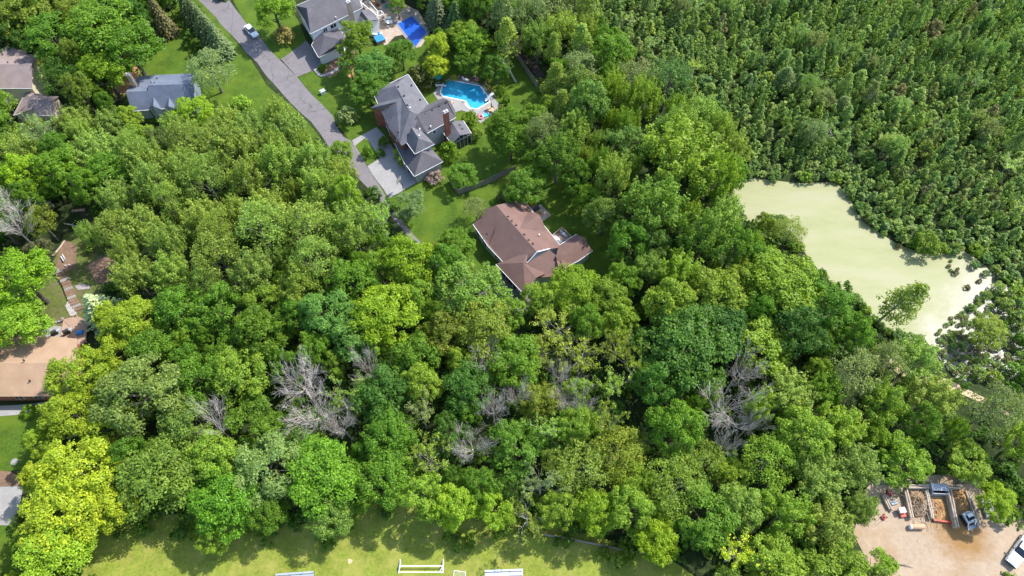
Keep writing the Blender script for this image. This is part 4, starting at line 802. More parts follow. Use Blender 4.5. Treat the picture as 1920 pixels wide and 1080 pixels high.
def pile(label, name, pts, hh, mat, stuff=None):
    w_ = [Z(x, y) for x, y in pts]; c = sum(w_, Vector()) / len(w_); mb = MB(); n = 26; m = 9; vs = []
    for j in range(m + 1):
        f = j / m
        for i in range(n):
            k = i / n * len(w_); p = w_[int(k)].lerp(w_[(int(k) + 1) % len(w_)], k - int(k)); q = c.lerp(p, f); vs.append((q.x - c.x + random.gauss(0, .05), q.y - c.y + random.gauss(0, .05), (hh * (1 - f) ** .8 + random.gauss(0, .06)) * (1 if f < .99 else 0) + .04))
    mb.add(vs, [(j * n + i, j * n + (i + 1) % n, (j + 1) * n + (i + 1) % n, (j + 1) * n + i) for j in range(m) for i in range(n)]); o = link(name, mb.mesh(name, mat)); o.location = c; tag(o, label, 'pile'); return o, c
o, c = pile('heap of brown brush and wood chips in the storage bay', 'brush_pile', [(350, 160), (530, 170), (590, 330), (560, 440), (420, 470), (350, 300)], 1.3, 'brush')
sr = random.Random(5); mb = MB()
for k in range(170):
    a = sr.uniform(0, 6.28); p = Vector((sr.gauss(0, 1.5), sr.gauss(0, 1.9), 0)); p.z = max(.15, 1.25 - p.length * .38); q = p + Vector((math.cos(a), math.sin(a), sr.uniform(-.2, .3))) * sr.uniform(.5, 1.6); mb.tube([p, q], [.035, .015], 3)
tw = part('twigs', mb, 'timber', o); tw['kind'] = 'stuff'
pile('low heap of orange wood chips in front of the steel dumpster', 'mulch_heap', [(590, 240), (740, 250), (800, 470), (640, 480)], .45, 'mulch'); pile('low heap of orange wood chips behind the loader', 'mulch_heap', [(810, 150), (960, 160), (1040, 380), (900, 400)], .6, 'mulch')
p0 = Z(655, 170, 0); t = thing('steel_dumpster', 'open grey-blue steel dumpster at the back of a storage bay', 'dumpster', p0, -.05); mb = MB(); mb.box((0, 0, .12), (2.6, 1.6, .1)); part('floor', mb, 'darkmetal', t)
for s_ in (-1, 1): mb = MB(); mb.box((s_ * 1.3, 0, .7), (.08, 1.7, 1.2)); part('side', mb, 'greybox', t); mb = MB(); mb.box((0, s_ * .82, .7), (2.66, .08, 1.2)); part('end', mb, 'greybox', t)
mb = MB(); mb.box((0, .2, 1.34), (2.7, 1.1, .06)); part('lid', mb, 'greybox', t)
a, b = Z(630, 485, .3), Z(820, 512, .3); t = thing('barrier_bar', 'red steel bar lying across the mouth of a storage bay', 'barrier', (a.x, a.y, 0)); d = b - a; mb = MB(); mb.beam((0, 0, .42), (d.x, d.y, .42), .22); part('bar', mb, 'red', t)
for q in (.02, .98): mb = MB(); mb.box((d.x * q, d.y * q, .25), (.35, .35, .5)); part('foot', mb, 'red' if q > .5 else 'darkmetal', t)
t = thing('skid_loader', 'compact white track loader with dark cab glass parked in a storage bay', 'loader', Z(975, 480, .05), math.radians(-72)); t.scale = (.74, .82, .85); mb = MB(); loft(mb, [(-1.4, .62, .55, .4, 1.2), (-.5, .68, .62, .4, 1.3), (1.0, .66, .6, .4, 1.1)]); part('body', mb, 'siding', t)
mb = MB(); loft(mb, [(-.75, .55, .5, 1.1, 2.0), (.6, .55, .5, 1.0, 2.0)]); part('cab_glass', mb, 'glass', t); mb = MB()
for x in (-.75, .6):
    for y in (-.55, .55): mb.beam((x, y, 1.0), (x, y * .92, 2.05), .11)
mb.box((-.5, 0, 2.06), (.7, 1.15, .08)); mb.box((.58, 0, 2.06), (.16, 1.15, .08)); part('cab_frame', mb, 'white', t); mb = MB(); mb.box((-1.15, 0, 1.35), (.5, 1.2, .35)); part('engine_cover', mb, 'siding', t)
for y in (-.82, .82):
    mb = MB(); mb.tube([(-1.2, y, .32), (1.1, y, .32)], .3, 8); mb.box((-.05, y, .32), (2.3, .3, .58)); part('track', mb, 'rubber', t); mb = MB(); mb.beam((-1.2, y, 1.5), (.9, y, 1.3), .16); mb.beam((.9, y, 1.3), (1.5, y, .4), .16); part('lift_arm', mb, 'white', t)
mb = MB(); mb.add([(1.4, -.9, .05), (1.4, .9, .05), (2.1, .9, .05), (2.1, -.9, .05), (1.4, -.9, .7), (1.4, .9, .7)], [(0, 1, 2, 3), (0, 4, 5, 1), (0, 3, 4), (1, 5, 2)]); part('bucket', mb, 'greybox', t)
a, b = Z(385, 555, .5), Z(525, 555, .5); t = thing('tan_tank', 'tan cylindrical tank with a white domed end lying on the sand', 'tank', ((a.x + b.x) / 2, (a.y + b.y) / 2, .05)); L_ = (b - a).length; mb = MB(); mb.tube([(-L_ / 2, 0, .45), (L_ / 2, 0, .45)], .42, 14); part('barrel', mb, 'rust', t); mb = MB(); mb.ball((-L_ / 2 - .02, 0, .45), (.3, .45, .45), 12, 7); part('end_cap', mb, 'white', t)
for q in (-.3, .3): mb = MB(); mb.box((L_ * q, 0, .06), (.2, .9, .12)); part('cradle', mb, 'timber', t)
t = thing('storage_crate', 'pale pink box on the red tool trolley by the log wall', 'box', Z(282, 385, .5), .15); mb = MB(); mb.box((0, 0, .25), (1.0, .85, .5)); part('body', mb, 'siding', t); mb = MB(); mb.box((0, 0, .53), (1.06, .9, .07)); part('lid', mb, pm('pale_pink', (.72, .5, .5), .6), t)
t = thing('tool_trolley', 'red tool trolley standing against the log wall', 'trolley', Z(285, 420, .05), .15); mb = MB(); mb.box((0, 0, .35), (.9, 1.1, .2)); part('tray', mb, 'red', t)
for i in (-.35, .35):
    for j in (-.4, .4): mb = MB(); mb.tube([(i - .05, j, .14), (i + .05, j, .14)], .14, 8); part('wheel', mb, 'rubber', t)
def mower(p, ang, label):
    t = thing('push_mower', label, 'mower', p, ang); mb = MB(); mb.box((0, 0, .25), (.9, .6, .22), 0, .8); part('deck', mb, 'red', t); mb = MB(); mb.box((.05, 0, .45), (.4, .35, .22)); part('engine', mb, 'darkmetal', t); mb = MB()
    for j in (-.22, .22): mb.beam((-.4, j, .3), (-1.2, j, .95), .04)
    mb.beam((-1.2, -.22, .95), (-1.2, .22, .95), .04); part('handle', mb, 'darkmetal', t)
    for i in (-.35, .35):
        for j in (-.33, .33): mb = MB(); mb.tube([(i, j - .05, .15), (i, j + .05, .15)], .15, 8); part('wheel', mb, 'rubber', t)
mower(Z(150, 198, .05), 2.6, 'red mower with black engine under the back rail'); mower(Z(95, 455, .05), .6, 'red mower half hidden by leaves at the yard edge')
for k, (x, y) in enumerate(((190, 290), (205, 312))):
    mb = MB(); mb.tube([(-.55, 0, .2), (.55, 0, .2)], .19, 10); o = link('gas_cylinder', mb.mesh('gas_cylinder', 'greybox')); o.location = Z(x, y, .05); o.rotation_euler = (0, 0, .25); tag(o, 'slate blue gas cylinder lying between the log walls', 'cylinder', 'gas cylinders in the tool bay')
# wire fence with green posts
t = thing('wire_fence', 'tall wire fence with dark green posts behind the storage bays', 'fence', Z(1050, 105)); o_ = t.location
FP = [(60, 105), (330, 100), (560, 96), (870, 92), (1045, 100), (1090, 250), (1165, 470)]
for i in range(len(FP) - 1):
    a, b = Z(*FP[i]), Z(*FP[i + 1]); n = max(1, round((b - a).length / 3)); mb = MB()
    for k in range(n): p = a.lerp(b, k / n); q = MB(); q.tube([(p.x, p.y, 0), (p.x, p.y, 2.2)], .05, 6); part('post', q, 'teal', t, o_)
    for zz in (.05, 2.15): mb.beam(a + Vector((0, 0, zz)), b + Vector((0, 0, zz)), .045)
    m = int((b - a).length / .4)
    for k in range(m): p = a.lerp(b, k / m); q = a.lerp(b, min(1, (k + 3) / m)); mb.beam(p + Vector((0, 0, .05)), q + Vector((0, 0, 2.15)), .012); mb.beam(p + Vector((0, 0, 2.15)), q + Vector((0, 0, .05)), .012)
    part('mesh_panel', mb, 'darkmetal', t, o_)
t = thing('concrete_block_stack', 'stack of pale concrete blocks behind the green wire fence', 'blocks', Z(1145, 290)); 
for k in range(8): mb = MB(); mb.box(((k % 2) * .85, (k // 2 % 4) * -.75, .3), (.8, .7, .6), random.uniform(-.06, .06)); part('block', mb, 'concrete', t)
for k, (x, y, a, m_) in enumerate(((1480, 490, .3, 'timber'), (1545, 515, -.2, 'rust'), (1500, 470, 1.2, 'greywood'))):
    t = thing('wood_pallet', ['weathered', 'yellow', 'grey'][k] + ' wooden pallet lying at the tree edge of the sandy yard', 'pallet', Z(x, y, .05), a)
    for s_ in range(5): mb = MB(); mb.box((0, -.48 + s_ * .24, .13), (1.2, .15, .03)); part('slat', mb, m_, t)
    for s_ in (-.5, 0, .5): mb = MB(); mb.box((s_, 0, .06), (.1, 1.1, .1)); part('bearer', mb, m_, t)
t = thing('fallen_branch', 'bare grey branch reaching out over the sandy yard', 'branch', Z(230, 950, .05)); e_ = Z(425, 985, .3) - t.location; mb = MB(); mb.tube([(0, 0, .3), e_ * .5 + Vector((0, .2, .3)), e_], [.12, .1, .04], 6); part('stem', mb, 'timber', t); mb = MB(); mb.tube([e_ * .6 + Vector((0, .1, .25)), e_ * .7 + Vector((.2, .9, .6))], [.05, .02], 4); part('twig', mb, 'timber', t)

# ---------------------------------------------------------------- field furniture
Z = zw(3.84, 500, 1030)
o = Z(955, 165, .06); t = thing('goal_frame', 'white goal frame tipped over on the mown field', 'goal', o)
def gp(x, y, z): return Z(x, y, z) - o
for nm, a, b in (('crossbar', (945, 165, .08), (1268, 165, .08)), ('post', (960, 72, .08), (950, 172, .08)), ('post', (1271, 72, .08), (1268, 172, .08)), ('rear_bar', (963, 120, .75), (1270, 120, .75)), ('side_bar', (962, 75, .08), (963, 120, .75)), ('side_bar', (1271, 75, .08), (1270, 120, .75)), ('brace', (963, 120, .75), (947, 168, .08)), ('brace', (1270, 120, .75), (1240, 165, .08))):
    mb = MB(); mb.tube([gp(*a), gp(*b)], .085, 8); part(nm, mb, 'white', t)
o = Z(1350, 150, .03); t = thing('goal_frame', 'small white net goal lying next to the aluminium bench', 'goal', o)
for nm, a, b in (('side_bar', (1350, 152, .06), (1340, 230, .06)), ('side_bar', (1432, 165, .06), (1428, 230, .06)), ('rear_bar', (1350, 152, .06), (1432, 165, .06)), ('crossbar', (1340, 230, .9), (1428, 230, .9)), ('post', (1340, 230, .06), (1340, 230, .9)), ('post', (1428, 230, .06), (1428, 230, .9))):
    mb = MB(); mb.tube([gp(*a), gp(*b)], .05, 7); part(nm, mb, 'white', t)
mb = MB()
for k in range(9): f = k / 8; mb.beam(gp(1350 + 82 * f, 152 + 13 * f, .08), gp(1340 + 88 * f, 230, .9), .012); mb.beam(gp(1350 - 10 * f, 152 + 78 * f, .08 + .82 * f), gp(1432 - 4 * f, 165 + 65 * f, .08 + .82 * f), .012)
part('net', mb, 'white', t)
def bleacher(a, b, label):
    A, B = a, b; d = (B - A).normalized(); n = Vector((d.y, -d.x, 0)); t = thing('bleacher', label, 'bleacher', (A.x, A.y, .03)); L_ = (B - A).length; ang = math.atan2(d.y, d.x)
    for k in range(4):
        c = d * L_ / 2 + n * (.15 + k * .62); z = 1.5 - k * .36; mb = MB(); mb.box((c.x, c.y, z), (L_, .27, .05), ang); part('seat_plank', mb, 'metal', t)
        c2 = c + n * .3; mb = MB(); mb.box((c2.x, c2.y, z - .3), (L_, .3, .04), ang); part('foot_plank', mb, 'metal', t)
    for k in range(4):
        q = d * (L_ * (k + .15) / 3.3); mb = MB(); mb.beam(q + Vector((0, 0, 1.45)), q + n * 2.3 + Vector((0, 0, .1)), .07); mb.beam(q + Vector((0, 0, 0)), q + Vector((0, 0, 1.45)), .07); mb.beam(q, q + n * 2.4, .07); part('support', mb, 'darkmetal', t)
bleacher(Z(85, 186), Z(355, 166), 'aluminium bleacher bench on the mown field beside the leafy tree shadow'); bleacher(Z(1572, 160), Z(1843, 150), 'aluminium bleacher bench on the mown field next to the small net goal')
for k, (x, y) in enumerate(((600, 85),)): mb = MB(); p = Z(x, y); mb.slab([(p.x + (.42 + .12 * math.sin(i * 2.1)) * math.cos(i * .628), p.y + (.36 + .1 * math.cos(i * 1.7)) * math.sin(i * .628)) for i in range(10)], 0, .045); struct('bare_patch', mb, 'trail')
p = P(27, 866); mb = MB(); mb.slab([(p.x + .6 * math.cos(i * .628), p.y + .6 * math.sin(i * .628)) for i in range(10)], 0, .05); struct('bare_patch', mb, 'concrete')

# ---------------------------------------------------------------- trees: what must stay open to the sky (pixel outlines), then planting
CLEAR = [
 [(365, 0), (435, 0), (470, 50), (530, 105), (575, 80), (605, 115), (640, 130), (655, 170), (630, 200), (660, 250), (706, 238), (725, 262), (780, 330), (785, 345), (728, 372), (700, 345), (660, 300), (622, 268), (600, 250), (560, 210), (530, 185), (480, 115), (430, 60), (395, 20)],
 [(268, 140), (292, 58), (322, 45), (345, 90), (350, 120), (440, 105), (455, 90), (500, 160), (540, 195), (520, 188), (480, 215), (440, 235), (435, 205), (385, 205), (340, 205), (290, 215), (240, 205), (232, 145)],
 [(435, 0), (475, 0), (510, 40), (535, 95), (525, 105), (470, 50)],
 [(560, 0), (760, 0), (800, 30), (810, 60), (780, 85), (735, 60), (705, 90), (690, 60), (640, 60), (640, 105), (605, 120), (555, 60)],
 [(700, 170), (765, 140), (790, 165), (815, 150), (910, 160), (938, 200), (920, 225), (890, 240), (885, 270), (840, 270), (830, 300), (790, 330), (750, 310), (690, 215)],
 [(740, 372), (785, 345), (855, 365), (945, 330), (940, 345), (890, 380), (885, 420), (830, 420), (815, 450), (785, 450)],
 [(885, 420), (930, 380), (985, 370), (1035, 405), (1060, 440), (1085, 435), (1112, 470), (1060, 495), (1000, 520), (980, 555), (965, 560), (935, 500)],
 [(1010, 395), (1050, 350), (1075, 390), (1110, 440), (1140, 480), (1150, 500), (1110, 490), (1080, 430), (1040, 410)],
 [(900, 300), (925, 285), (945, 322), (900, 345), (890, 330)],
 [(960, 130), (975, 150), (1005, 165), (1000, 200), (975, 195)], [(970, 85), (1000, 120), (1020, 140), (1005, 150), (980, 110)],
 [(0, 90), (20, 85), (66, 105), (72, 165), (108, 180), (104, 210), (30, 215), (25, 190), (0, 170)],
 [(0, 665), (60, 640), (85, 620), (120, 590), (165, 595), (160, 640), (140, 690), (100, 740), (95, 770), (0, 780)],
 [(0, 780), (90, 775), (70, 810), (50, 850), (30, 900), (40, 920), (32, 975), (0, 985)], [(0, 990), (20, 1000), (15, 1080), (0, 1080)],
 [(78, 600), (75, 560), (115, 500), (110, 470), (140, 450), (150, 470), (210, 488), (205, 525), (150, 540), (148, 590), (120, 595)], [(85, 392), (165, 385), (165, 415), (110, 418)],
 [(205, 1100), (220, 1000), (330, 1025), (440, 1000), (570, 1020), (640, 1030), (715, 965), (745, 975), (780, 1030), (960, 1010), (1050, 1035), (1180, 1055), (1290, 1075), (1290, 1140), (205, 1140)],
 [(1655, 912), (1828, 905), (1850, 965), (1890, 970), (1920, 985), (1920, 1090), (1700, 1090), (1685, 1040), (1650, 995)],
 [(1388, 392), (1390, 352), (1408, 338), (1568, 345), (1605, 400), (1660, 447), (1716, 472), (1800, 475), (1850, 520), (1845, 580), (1900, 640), (1900, 700), (1790, 695), (1755, 640), (1735, 615), (1640, 565), (1580, 528), (1548, 505), (1505, 440), (1470, 408), (1430, 405)],
]
CLB = [(min(x for x, y in c), min(y for x, y in c), max(x for x, y in c), max(y for x, y in c)) for c in CLEAR]
def is_clear(px, py):
    for c, (x0, y0, x1, y1) in zip(CLEAR, CLB):
        if x0 <= px <= x1 and y0 <= py <= y1 and inpoly(px, py, c): return True
    return False
def crown_hits_clear(x, y, r, h, zf=.66, k=.85):
    for zz, rr in ((h * zf, r * k), (h * .9, r * .5), (h * .4, r * .75)):
        for i in range(8):
            if is_clear(*proj(x + rr * math.cos(i * .785), y + rr * math.sin(i * .785), zz)): return True
    return is_clear(*proj(x, y, h * .95)) or is_clear(*proj(x, y, h * zf))
T = at_px
# --- single trees one can point at: (kind, px, py, radius px, height m, colour, label)
HAND = [
 ('big', 190, 55, 75, 17, 'mid', 'tall dark green maple at the back of the blue-grey house garden'), ('big', 240, 85, 60, 15, 'mid', 'wide maple overhanging the lawn of the blue-grey roofed house'),
 ('big', 195, 135, 52, 13, (.10, .165, .014), 'sunlit green maple beside the pink chimney'), ('airy', 115, 145, 42, 12, 'dk', 'dark drooping tree beside the cream gable wall'), ('big', 100, 70, 55, 14, 'mid', 'broad dark tree behind the cream house'), ('round', 40, 30, 55, 14, 'olv', 'olive green tree behind the weathered roof'),
 ('round', 15, 60, 40, 12, 'dk', 'dark tree over the back of the weathered roof'), ('spruce', 298, 30, 22, 12, (.105, .09, .05), 'brownish spruce at the lawn edge behind the maple'), ('slim', 10, 190, 18, 7, 'yg', 'yellow-green columnar cedar beside the weathered garage'),
 ('airy', 395, 128, 48, 11, 'gry', 'pale feathery willow overhanging the blue-grey roof'), ('shrub', 450, 192, 24, 3, 'yg', 'bright yellow-green shrub on the lawn beside the lane'),
 ('big', 515, 18, 40, 11, (.095, .16, .014), 'leafy maple on the strip of lawn beside the white sedan'), ('shrub', 531, 66, 27, 4.2, 'tan', 'tan flowering shrub on the corner lawn by the white house'),
 ('round', 668, 72, 38, 11, (.10, .15, .016), 'full green tree against the wall of the white house'), ('round', 700, 125, 38, 9, (.07, .14, .035), 'blue-green tree between the white house and the grey roof'), ('round', 752, 98, 32, 8, 'mid', 'round dark green tree at the corner of the covered pool'),
 ('round', 690, 165, 36, 8, 'mid', 'mid green maple beside the grey roof corner'), ('shrub', 790, 140, 34, 4.5, (.07, .075, .03), 'dull olive bush behind the grey roofed house'), ('round', 820, 88, 27, 9, 'lime', 'bright lime yellow tree beside the covered pool'), ('round', 818, 122, 25, 7, 'lime', 'lower lime yellow tree behind the teal parasol'),
 ('spruce', 818, 18, 24, 11, (.10, .13, .09), 'grey-green spruce beside the covered rectangular pool'), ('spruce', 856, 42, 30, 11, (.055, .10, .04), 'dark spruce between the two pools'), ('round', 885, 80, 32, 11, (.16, .21, .012), 'yellow-green tree behind the turquoise pool'), ('round', 878, 112, 28, 8, 'mid', 'dark round tree overhanging the turquoise pool border'),
 ('slim', 945, 30, 32, 17, 'gry', 'tall pale cottonwood with a white trunk by the shaded path'), ('round', 930, 125, 26, 8, (.06, .12, .02), 'dark leafy tree at the lawn corner near the turquoise pool'), ('round', 745, 10, 16, 6, 'yg', 'small yellow-green tree on the terrace of the white house'),
 ('shrub', 651, 217, 28, 4.2, 'gry', 'rounded grey-green shrub tree beside the lane bend'), ('round', 770, 385, 33, 6, (.10, .135, .06), 'neat grey-green round tree on the lawn by the driveway'), ('round', 856, 458, 36, 7, (.09, .15, .014), 'dense green tree by the front of the brown roofed house'),
 ('airy', 892, 392, 26, 6, 'gry', 'grey-green multi-stem tree at the brown house corner'), ('shrub', 942, 370, 13, 2.4, (.12, .10, .07), 'dull mauve bush against the brown roof'), ('round', 988, 345, 40, 9, (.075, .14, .02), 'green tree overhanging the patio of the brown house'),
 ('round', 868, 327, 28, 5.5, 'mid', 'round green tree inside the fence corner'), ('shrub', 815, 332, 22, 2.6, (.26, .17, .24), 'pinkish white flowering bush at the garage corner'), ('shrub', 842, 282, 26, 4.5, (.10, .16, .014), 'leafy shrub beside the glass sunroom'), ('shrub', 880, 222, 22, 3.6, (.11, .15, .014), 'bushy shrub between the pool deck and the sunroom'),
 ('shrub', 895, 250, 16, 3, 'lg', 'pale green shrub by the sunroom corner'), ('shrub', 720, 265, 15, 2.6, 'mid', 'dark rounded shrub by the brick front of the grey house'), ('shrub', 712, 285, 12, 2, 'dk', 'low dark shrub beside the concrete driveway'), ('shrub', 688, 283, 13, 3, 'mid', 'small shrub on the island lawn of the driveway'),
 ('round', 638, 285, 26, 5, (.12, .17, .016), 'green tree overhanging the lane opposite the island lawn'), ('shrub', 745, 288, 10, 3.5, 'lime', 'yellow-green ivy at the low roof edge of the grey house'), ('shrub', 752, 303, 9, 3.2, 'lime', 'yellow-green climber over the garage side of the grey house'),
 ('big', 950, 235, 42, 12, 'mid', 'tall green maple at the lawn end of the turquoise pool'), ('plume', 1045, 285, 50, 15, (.095, .155, .03), 'tall pale green tree above the fence line'), ('round', 1135, 400, 40, 11, 'blu', 'blue-green tree behind the dark lawn of the brown house'), ('round', 1105, 370, 32, 9, (.10, .16, .014), 'mid green tree at the dark lawn edge behind the brown house'),
 ('round', 958, 262, 36, 10, 'mid', 'leafy tree at the back corner of the pool lawn'), ('round', 1000, 225, 32, 10, (.09, .15, .02), 'green tree beside the dark plank fence end'), ('round', 1010, 305, 30, 10, 'mid', 'green tree behind the patio tree of the brown house'), ('round', 1080, 330, 34, 11, 'mid', 'leafy tree at the far end of the brown house lawn'), ('plume', 1080, 240, 42, 14, 'lg', 'pale poplar near the end of the dark fence'), ('round', 1180, 455, 38, 13, 'mid', 'tall leafy tree shading the dark lawn of the brown house'), ('round', 1170, 525, 36, 11, (.09, .15, .016), 'round leafy tree at the lower end of the dark lawn'),
 ('big', 885, 540, 68, 13, (.095, .15, .030), 'big blue-green oak in front of the brown house garage'), ('big', 765, 490, 55, 14, (.13, .20, .016), 'bright green maple overhanging the end of the lane'), ('big', 720, 590, 70, 15, (.135, .18, .014), 'broad olive-yellow maple below the lane'),
 ('round', 610, 590, 55, 14, (.085, .15, .035), 'tall mid green tree among the yellow maples'), ('round', 660, 640, 45, 12, (.10, .16, .04), 'pale green tree beside the grey dead trees'), ('round', 1010, 560, 36, 10, 'yg', 'yellow-green tree by the brown house garage end'), ('round', 1075, 540, 52, 11, (.14, .19, .014), 'yellow-green maple against the brown roof eave'), ('round', 1140, 560, 42, 11, 'yg', 'bright maple beyond the brown roof eave'),
 ('big', 1465, 535, 72, 14, (.17, .215, .012), 'bright yellow-green round maple beside the pond'), ('slim', 1682, 565, 38, 14, (.15, .18, .04), 'leaning airy tree standing at the pond edge'), ('plume', 1280, 290, 95, 21, (.115, .165, .024), 'towering cottonwood beside the pond corner'), ('plume', 1230, 380, 70, 18, (.12, .17, .03), 'tall cottonwood near the pond corner'), ('plume', 1320, 440, 60, 17, (.105, .16, .026), 'cottonwood between the pond and the brown house'),
 ('plume', 1350, 330, 45, 18, (.13, .175, .022), 'cottonwood leaning over the pond corner'), ('airy', 1255, 150, 48, 14, (.055, .10, .035), 'dark bluish willow at the edge of the marsh thicket'), ('round', 1435, 420, 22, 8, (.14, .175, .03), 'small pale tree reaching over the pond'), ('airy', 1480, 435, 30, 9, (.15, .18, .06), 'pale grey-green willow at the pond bank'),
 ('spruce', 185, 578, 40, 9, 'slv', 'silvery blue spruce at the end of the garden steps'), ('big', 35, 520, 62, 14, (.13, .205, .014), 'big bright green maple by the garden clearing'), ('big', 40, 610, 52, 11, (.17, .225, .012), 'yellow-green maple overhanging the tan roof'), ('round', 75, 470, 26, 8, (.08, .08, .05), 'dull grey-green tree under the dead branches'),
 ('airy', 75, 415, 34, 10, 'olv', 'olive tree with bare twigs by the shaded clearing'), ('dead', 15, 415, 45, 13, 'gry', 'twisted pale dead tree by the shaded clearing'), ('round', 110, 320, 48, 13, (.08, .15, .014), 'deep green maple above the shaded clearing'), ('round', 40, 330, 45, 13, (.12, .19, .012), 'sunlit green maple near the twisted dead tree'), ('plume', 140, 222, 42, 10, 'pop', 'light poplar between the weathered garage and the blue-grey roof'), ('plume', 205, 228, 38, 9, 'pop', 'light poplar in front of the blue-grey gable'), ('round', 255, 262, 36, 9, 'yg', 'yellow-green tree in front of the blue-grey house'), ('round', 295, 262, 30, 8, (.07, .10, .04), 'dull tree below the twin dormers'), ('round', 362, 210, 38, 9, (.14, .20, .016), 'bright tree covering the blue-grey roof corner'), ('plume', 405, 250, 40, 10, 'pop', 'light poplar at the lawn edge of the blue-grey house'), ('plume', 425, 222, 34, 10, 'pop', 'light poplar beside the drooping willow'), ('plume', 520, 212, 34, 12, 'pop', 'light poplar reaching towards the lane'), ('plume', 322, 232, 30, 9, 'lg', 'pale poplar below the twin dormers'), ('round', 240, 222, 26, 8, 'yg', 'yellow-green tree hiding the lower end of the blue-grey house'), ('plume', 470, 236, 40, 11, 'pop', 'light poplar near the yellow-green lawn shrub'), ('plume', 540, 240, 42, 12, 'pop', 'light poplar overhanging the lane edge'),
 ('sparse', 75, 240, 32, 10, 'gry', 'half bare tree with white limbs in front of the weathered garage'),
 ('big', 120, 960, 82, 13, (.22, .25, .014), 'huge lime green maple at the corner of the mown field'), ('big', 150, 880, 75, 14, (.21, .24, .014), 'lime green maple beside the concrete drive'), ('big', 95, 1040, 75, 12, (.20, .25, .014), 'lime green maple nearest the mown field corner'), ('round', 75, 830, 30, 9, (.21, .24, .014), 'small lime tree by the tan house lawn'), ('big', 150, 700, 58, 13, (.195, .235, .014), 'lime green maple at the tan roof end'), ('big', 255, 600, 52, 13, (.18, .215, .014), 'yellow-green maple beside the silvery spruce'),
 ('big', 130, 775, 52, 12, (.20, .24, .014), 'lime green maple in front of the tan house'), ('big', 265, 740, 85, 16, (.125, .165, .052), 'large silvery-leaved maple with pale sheen'), ('big', 300, 895, 88, 13, (.10, .152, .030), 'large blue-green maple overhanging the mown field'), ('big', 420, 935, 70, 12, (.085, .165, .016), 'dark green maple overhanging the field shadow'), ('big', 500, 880, 68, 12.5, (.125, .165, .058), 'silvery maple with whitish leaf sheen near the field'),
 ('big', 600, 890, 78, 12.5, (.10, .175, .018), 'broad green maple above the field corner'), ('big', 620, 965, 46, 9, (.12, .185, .045), 'pale green maple reaching onto the field'), ('round', 400, 1010, 32, 7, 'yg', 'small yellow-green tree at the field shadow tip'), ('round', 855, 945, 46, 10, (.19, .235, .012), 'bright lime maple at the field edge above the goal'), ('round', 928, 955, 36, 10, (.17, .225, .012), 'narrow lime maple beside the other lime maple at the field'),
 ('round', 790, 720, 42, 13, (.15, .205, .03), 'pale lime tree rising beside the bare trees'), ('dead', 560, 710, 62, 12, 'gry', 'wide grey dead tree in the middle of the wood'), ('dead', 585, 770, 52, 11, 'gry', 'bare grey tree with spreading limbs in the middle of the wood'), ('dead', 880, 835, 44, 10, 'gry', 'bare tree with limbs spread like a star above the lime maples'), ('dead', 910, 672, 34, 10, 'tan', 'brownish bare tree in a dark gap of the wood'),
 ('dead', 925, 760, 34, 10, 'gry', 'whitish bare tree above the star-shaped bare tree'), ('dead', 970, 740, 30, 10, 'tan', 'reddish bare tree with short twigs'), ('dead', 1365, 765, 62, 12, 'gry', 'large grey dead tree in the wood towards the pond'), ('dead', 1400, 690, 38, 11, 'gry', 'grey dead tree just above the large dead one'), ('dead', 1410, 790, 28, 10, 'gry', 'small grey dead tree beside the large dead one'), ('dead', 690, 690, 36, 10, 'gry', 'bare tree with long pale limbs under the olive maple'),
 ('dead', 1060, 745, 32, 10, 'gry', 'pale bare tree among the half bare trees'), ('dead', 1095, 755, 28, 10, 'tan', 'mauve bare tree among the half bare trees'), ('dead', 1050, 695, 28, 9, 'gry', 'bare tree with white twigs near the dark oak'), ('dead', 400, 790, 42, 12, 'tan', 'bare twisted limbs rising out of the green maples'), ('dead', 640, 790, 34, 10, 'gry', 'bare pale tree at the foot of the grey dead trees'), ('dead', 1360, 830, 26, 9, 'tan', 'pinkish dead tree below the large dead one'),
 ('sparse', 1015, 900, 36, 10, 'gry', 'half bare tree with white trunk near the field edge'), ('sparse', 790, 770, 34, 10, 'gry', 'half bare pale tree under the lime tree'), ('sparse', 800, 850, 44, 11, 'olv', 'half bare tree with yellow leaf tufts'), ('sparse', 1155, 640, 40, 11, 'olv', 'half bare tree with yellowish crown beside the dark oak'), ('sparse', 1190, 680, 34, 11, 'olv', 'round half bare tree beside the dark oak'), ('sparse', 1150, 720, 34, 10, 'lg', 'half bare light green tree below the dark oak'), ('sparse', 1130, 790, 36, 10, 'olv', 'half bare olive tree in the lower wood'),
 ('sparse', 1030, 800, 36, 10, 'lg', 'half bare green tree with grey twigs in the lower wood'), ('sparse', 650, 740, 34, 10, 'lg', 'half bare pale green tree between dead trees'), ('big', 1290, 650, 85, 16, (.055, .115, .022), 'great dark oak in the wood between houses and pond'), ('round', 1230, 720, 45, 14, (.06, .12, .022), 'dark oak beside the great dark oak'), ('round', 1270, 800, 52, 14, (.075, .14, .016), 'dark green tree below the great dark oak'),
 ('round', 1190, 900, 36, 9, 'yg', 'round yellow-green tree in the lower wood'), ('airy', 1160, 850, 55, 11, (.155, .185, .03), 'soft pale yellow-green tree in the lower wood'), ('airy', 1270, 910, 62, 12, (.165, .20, .024), 'soft lime willow-like tree in the lower wood'), ('round', 1120, 960, 45, 10, (.15, .205, .016), 'lime tree over the hidden rail fence'), ('round', 1230, 1010, 45, 9, (.14, .20, .014), 'bright green tree at the end of the mown field'), ('sparse', 1385, 1035, 48, 9, 'ylw', 'pale yellow flowering tree near the field end'), ('round', 1390, 950, 48, 11, (.12, .175, .04), 'pale green tree above the yellow flowering tree'),
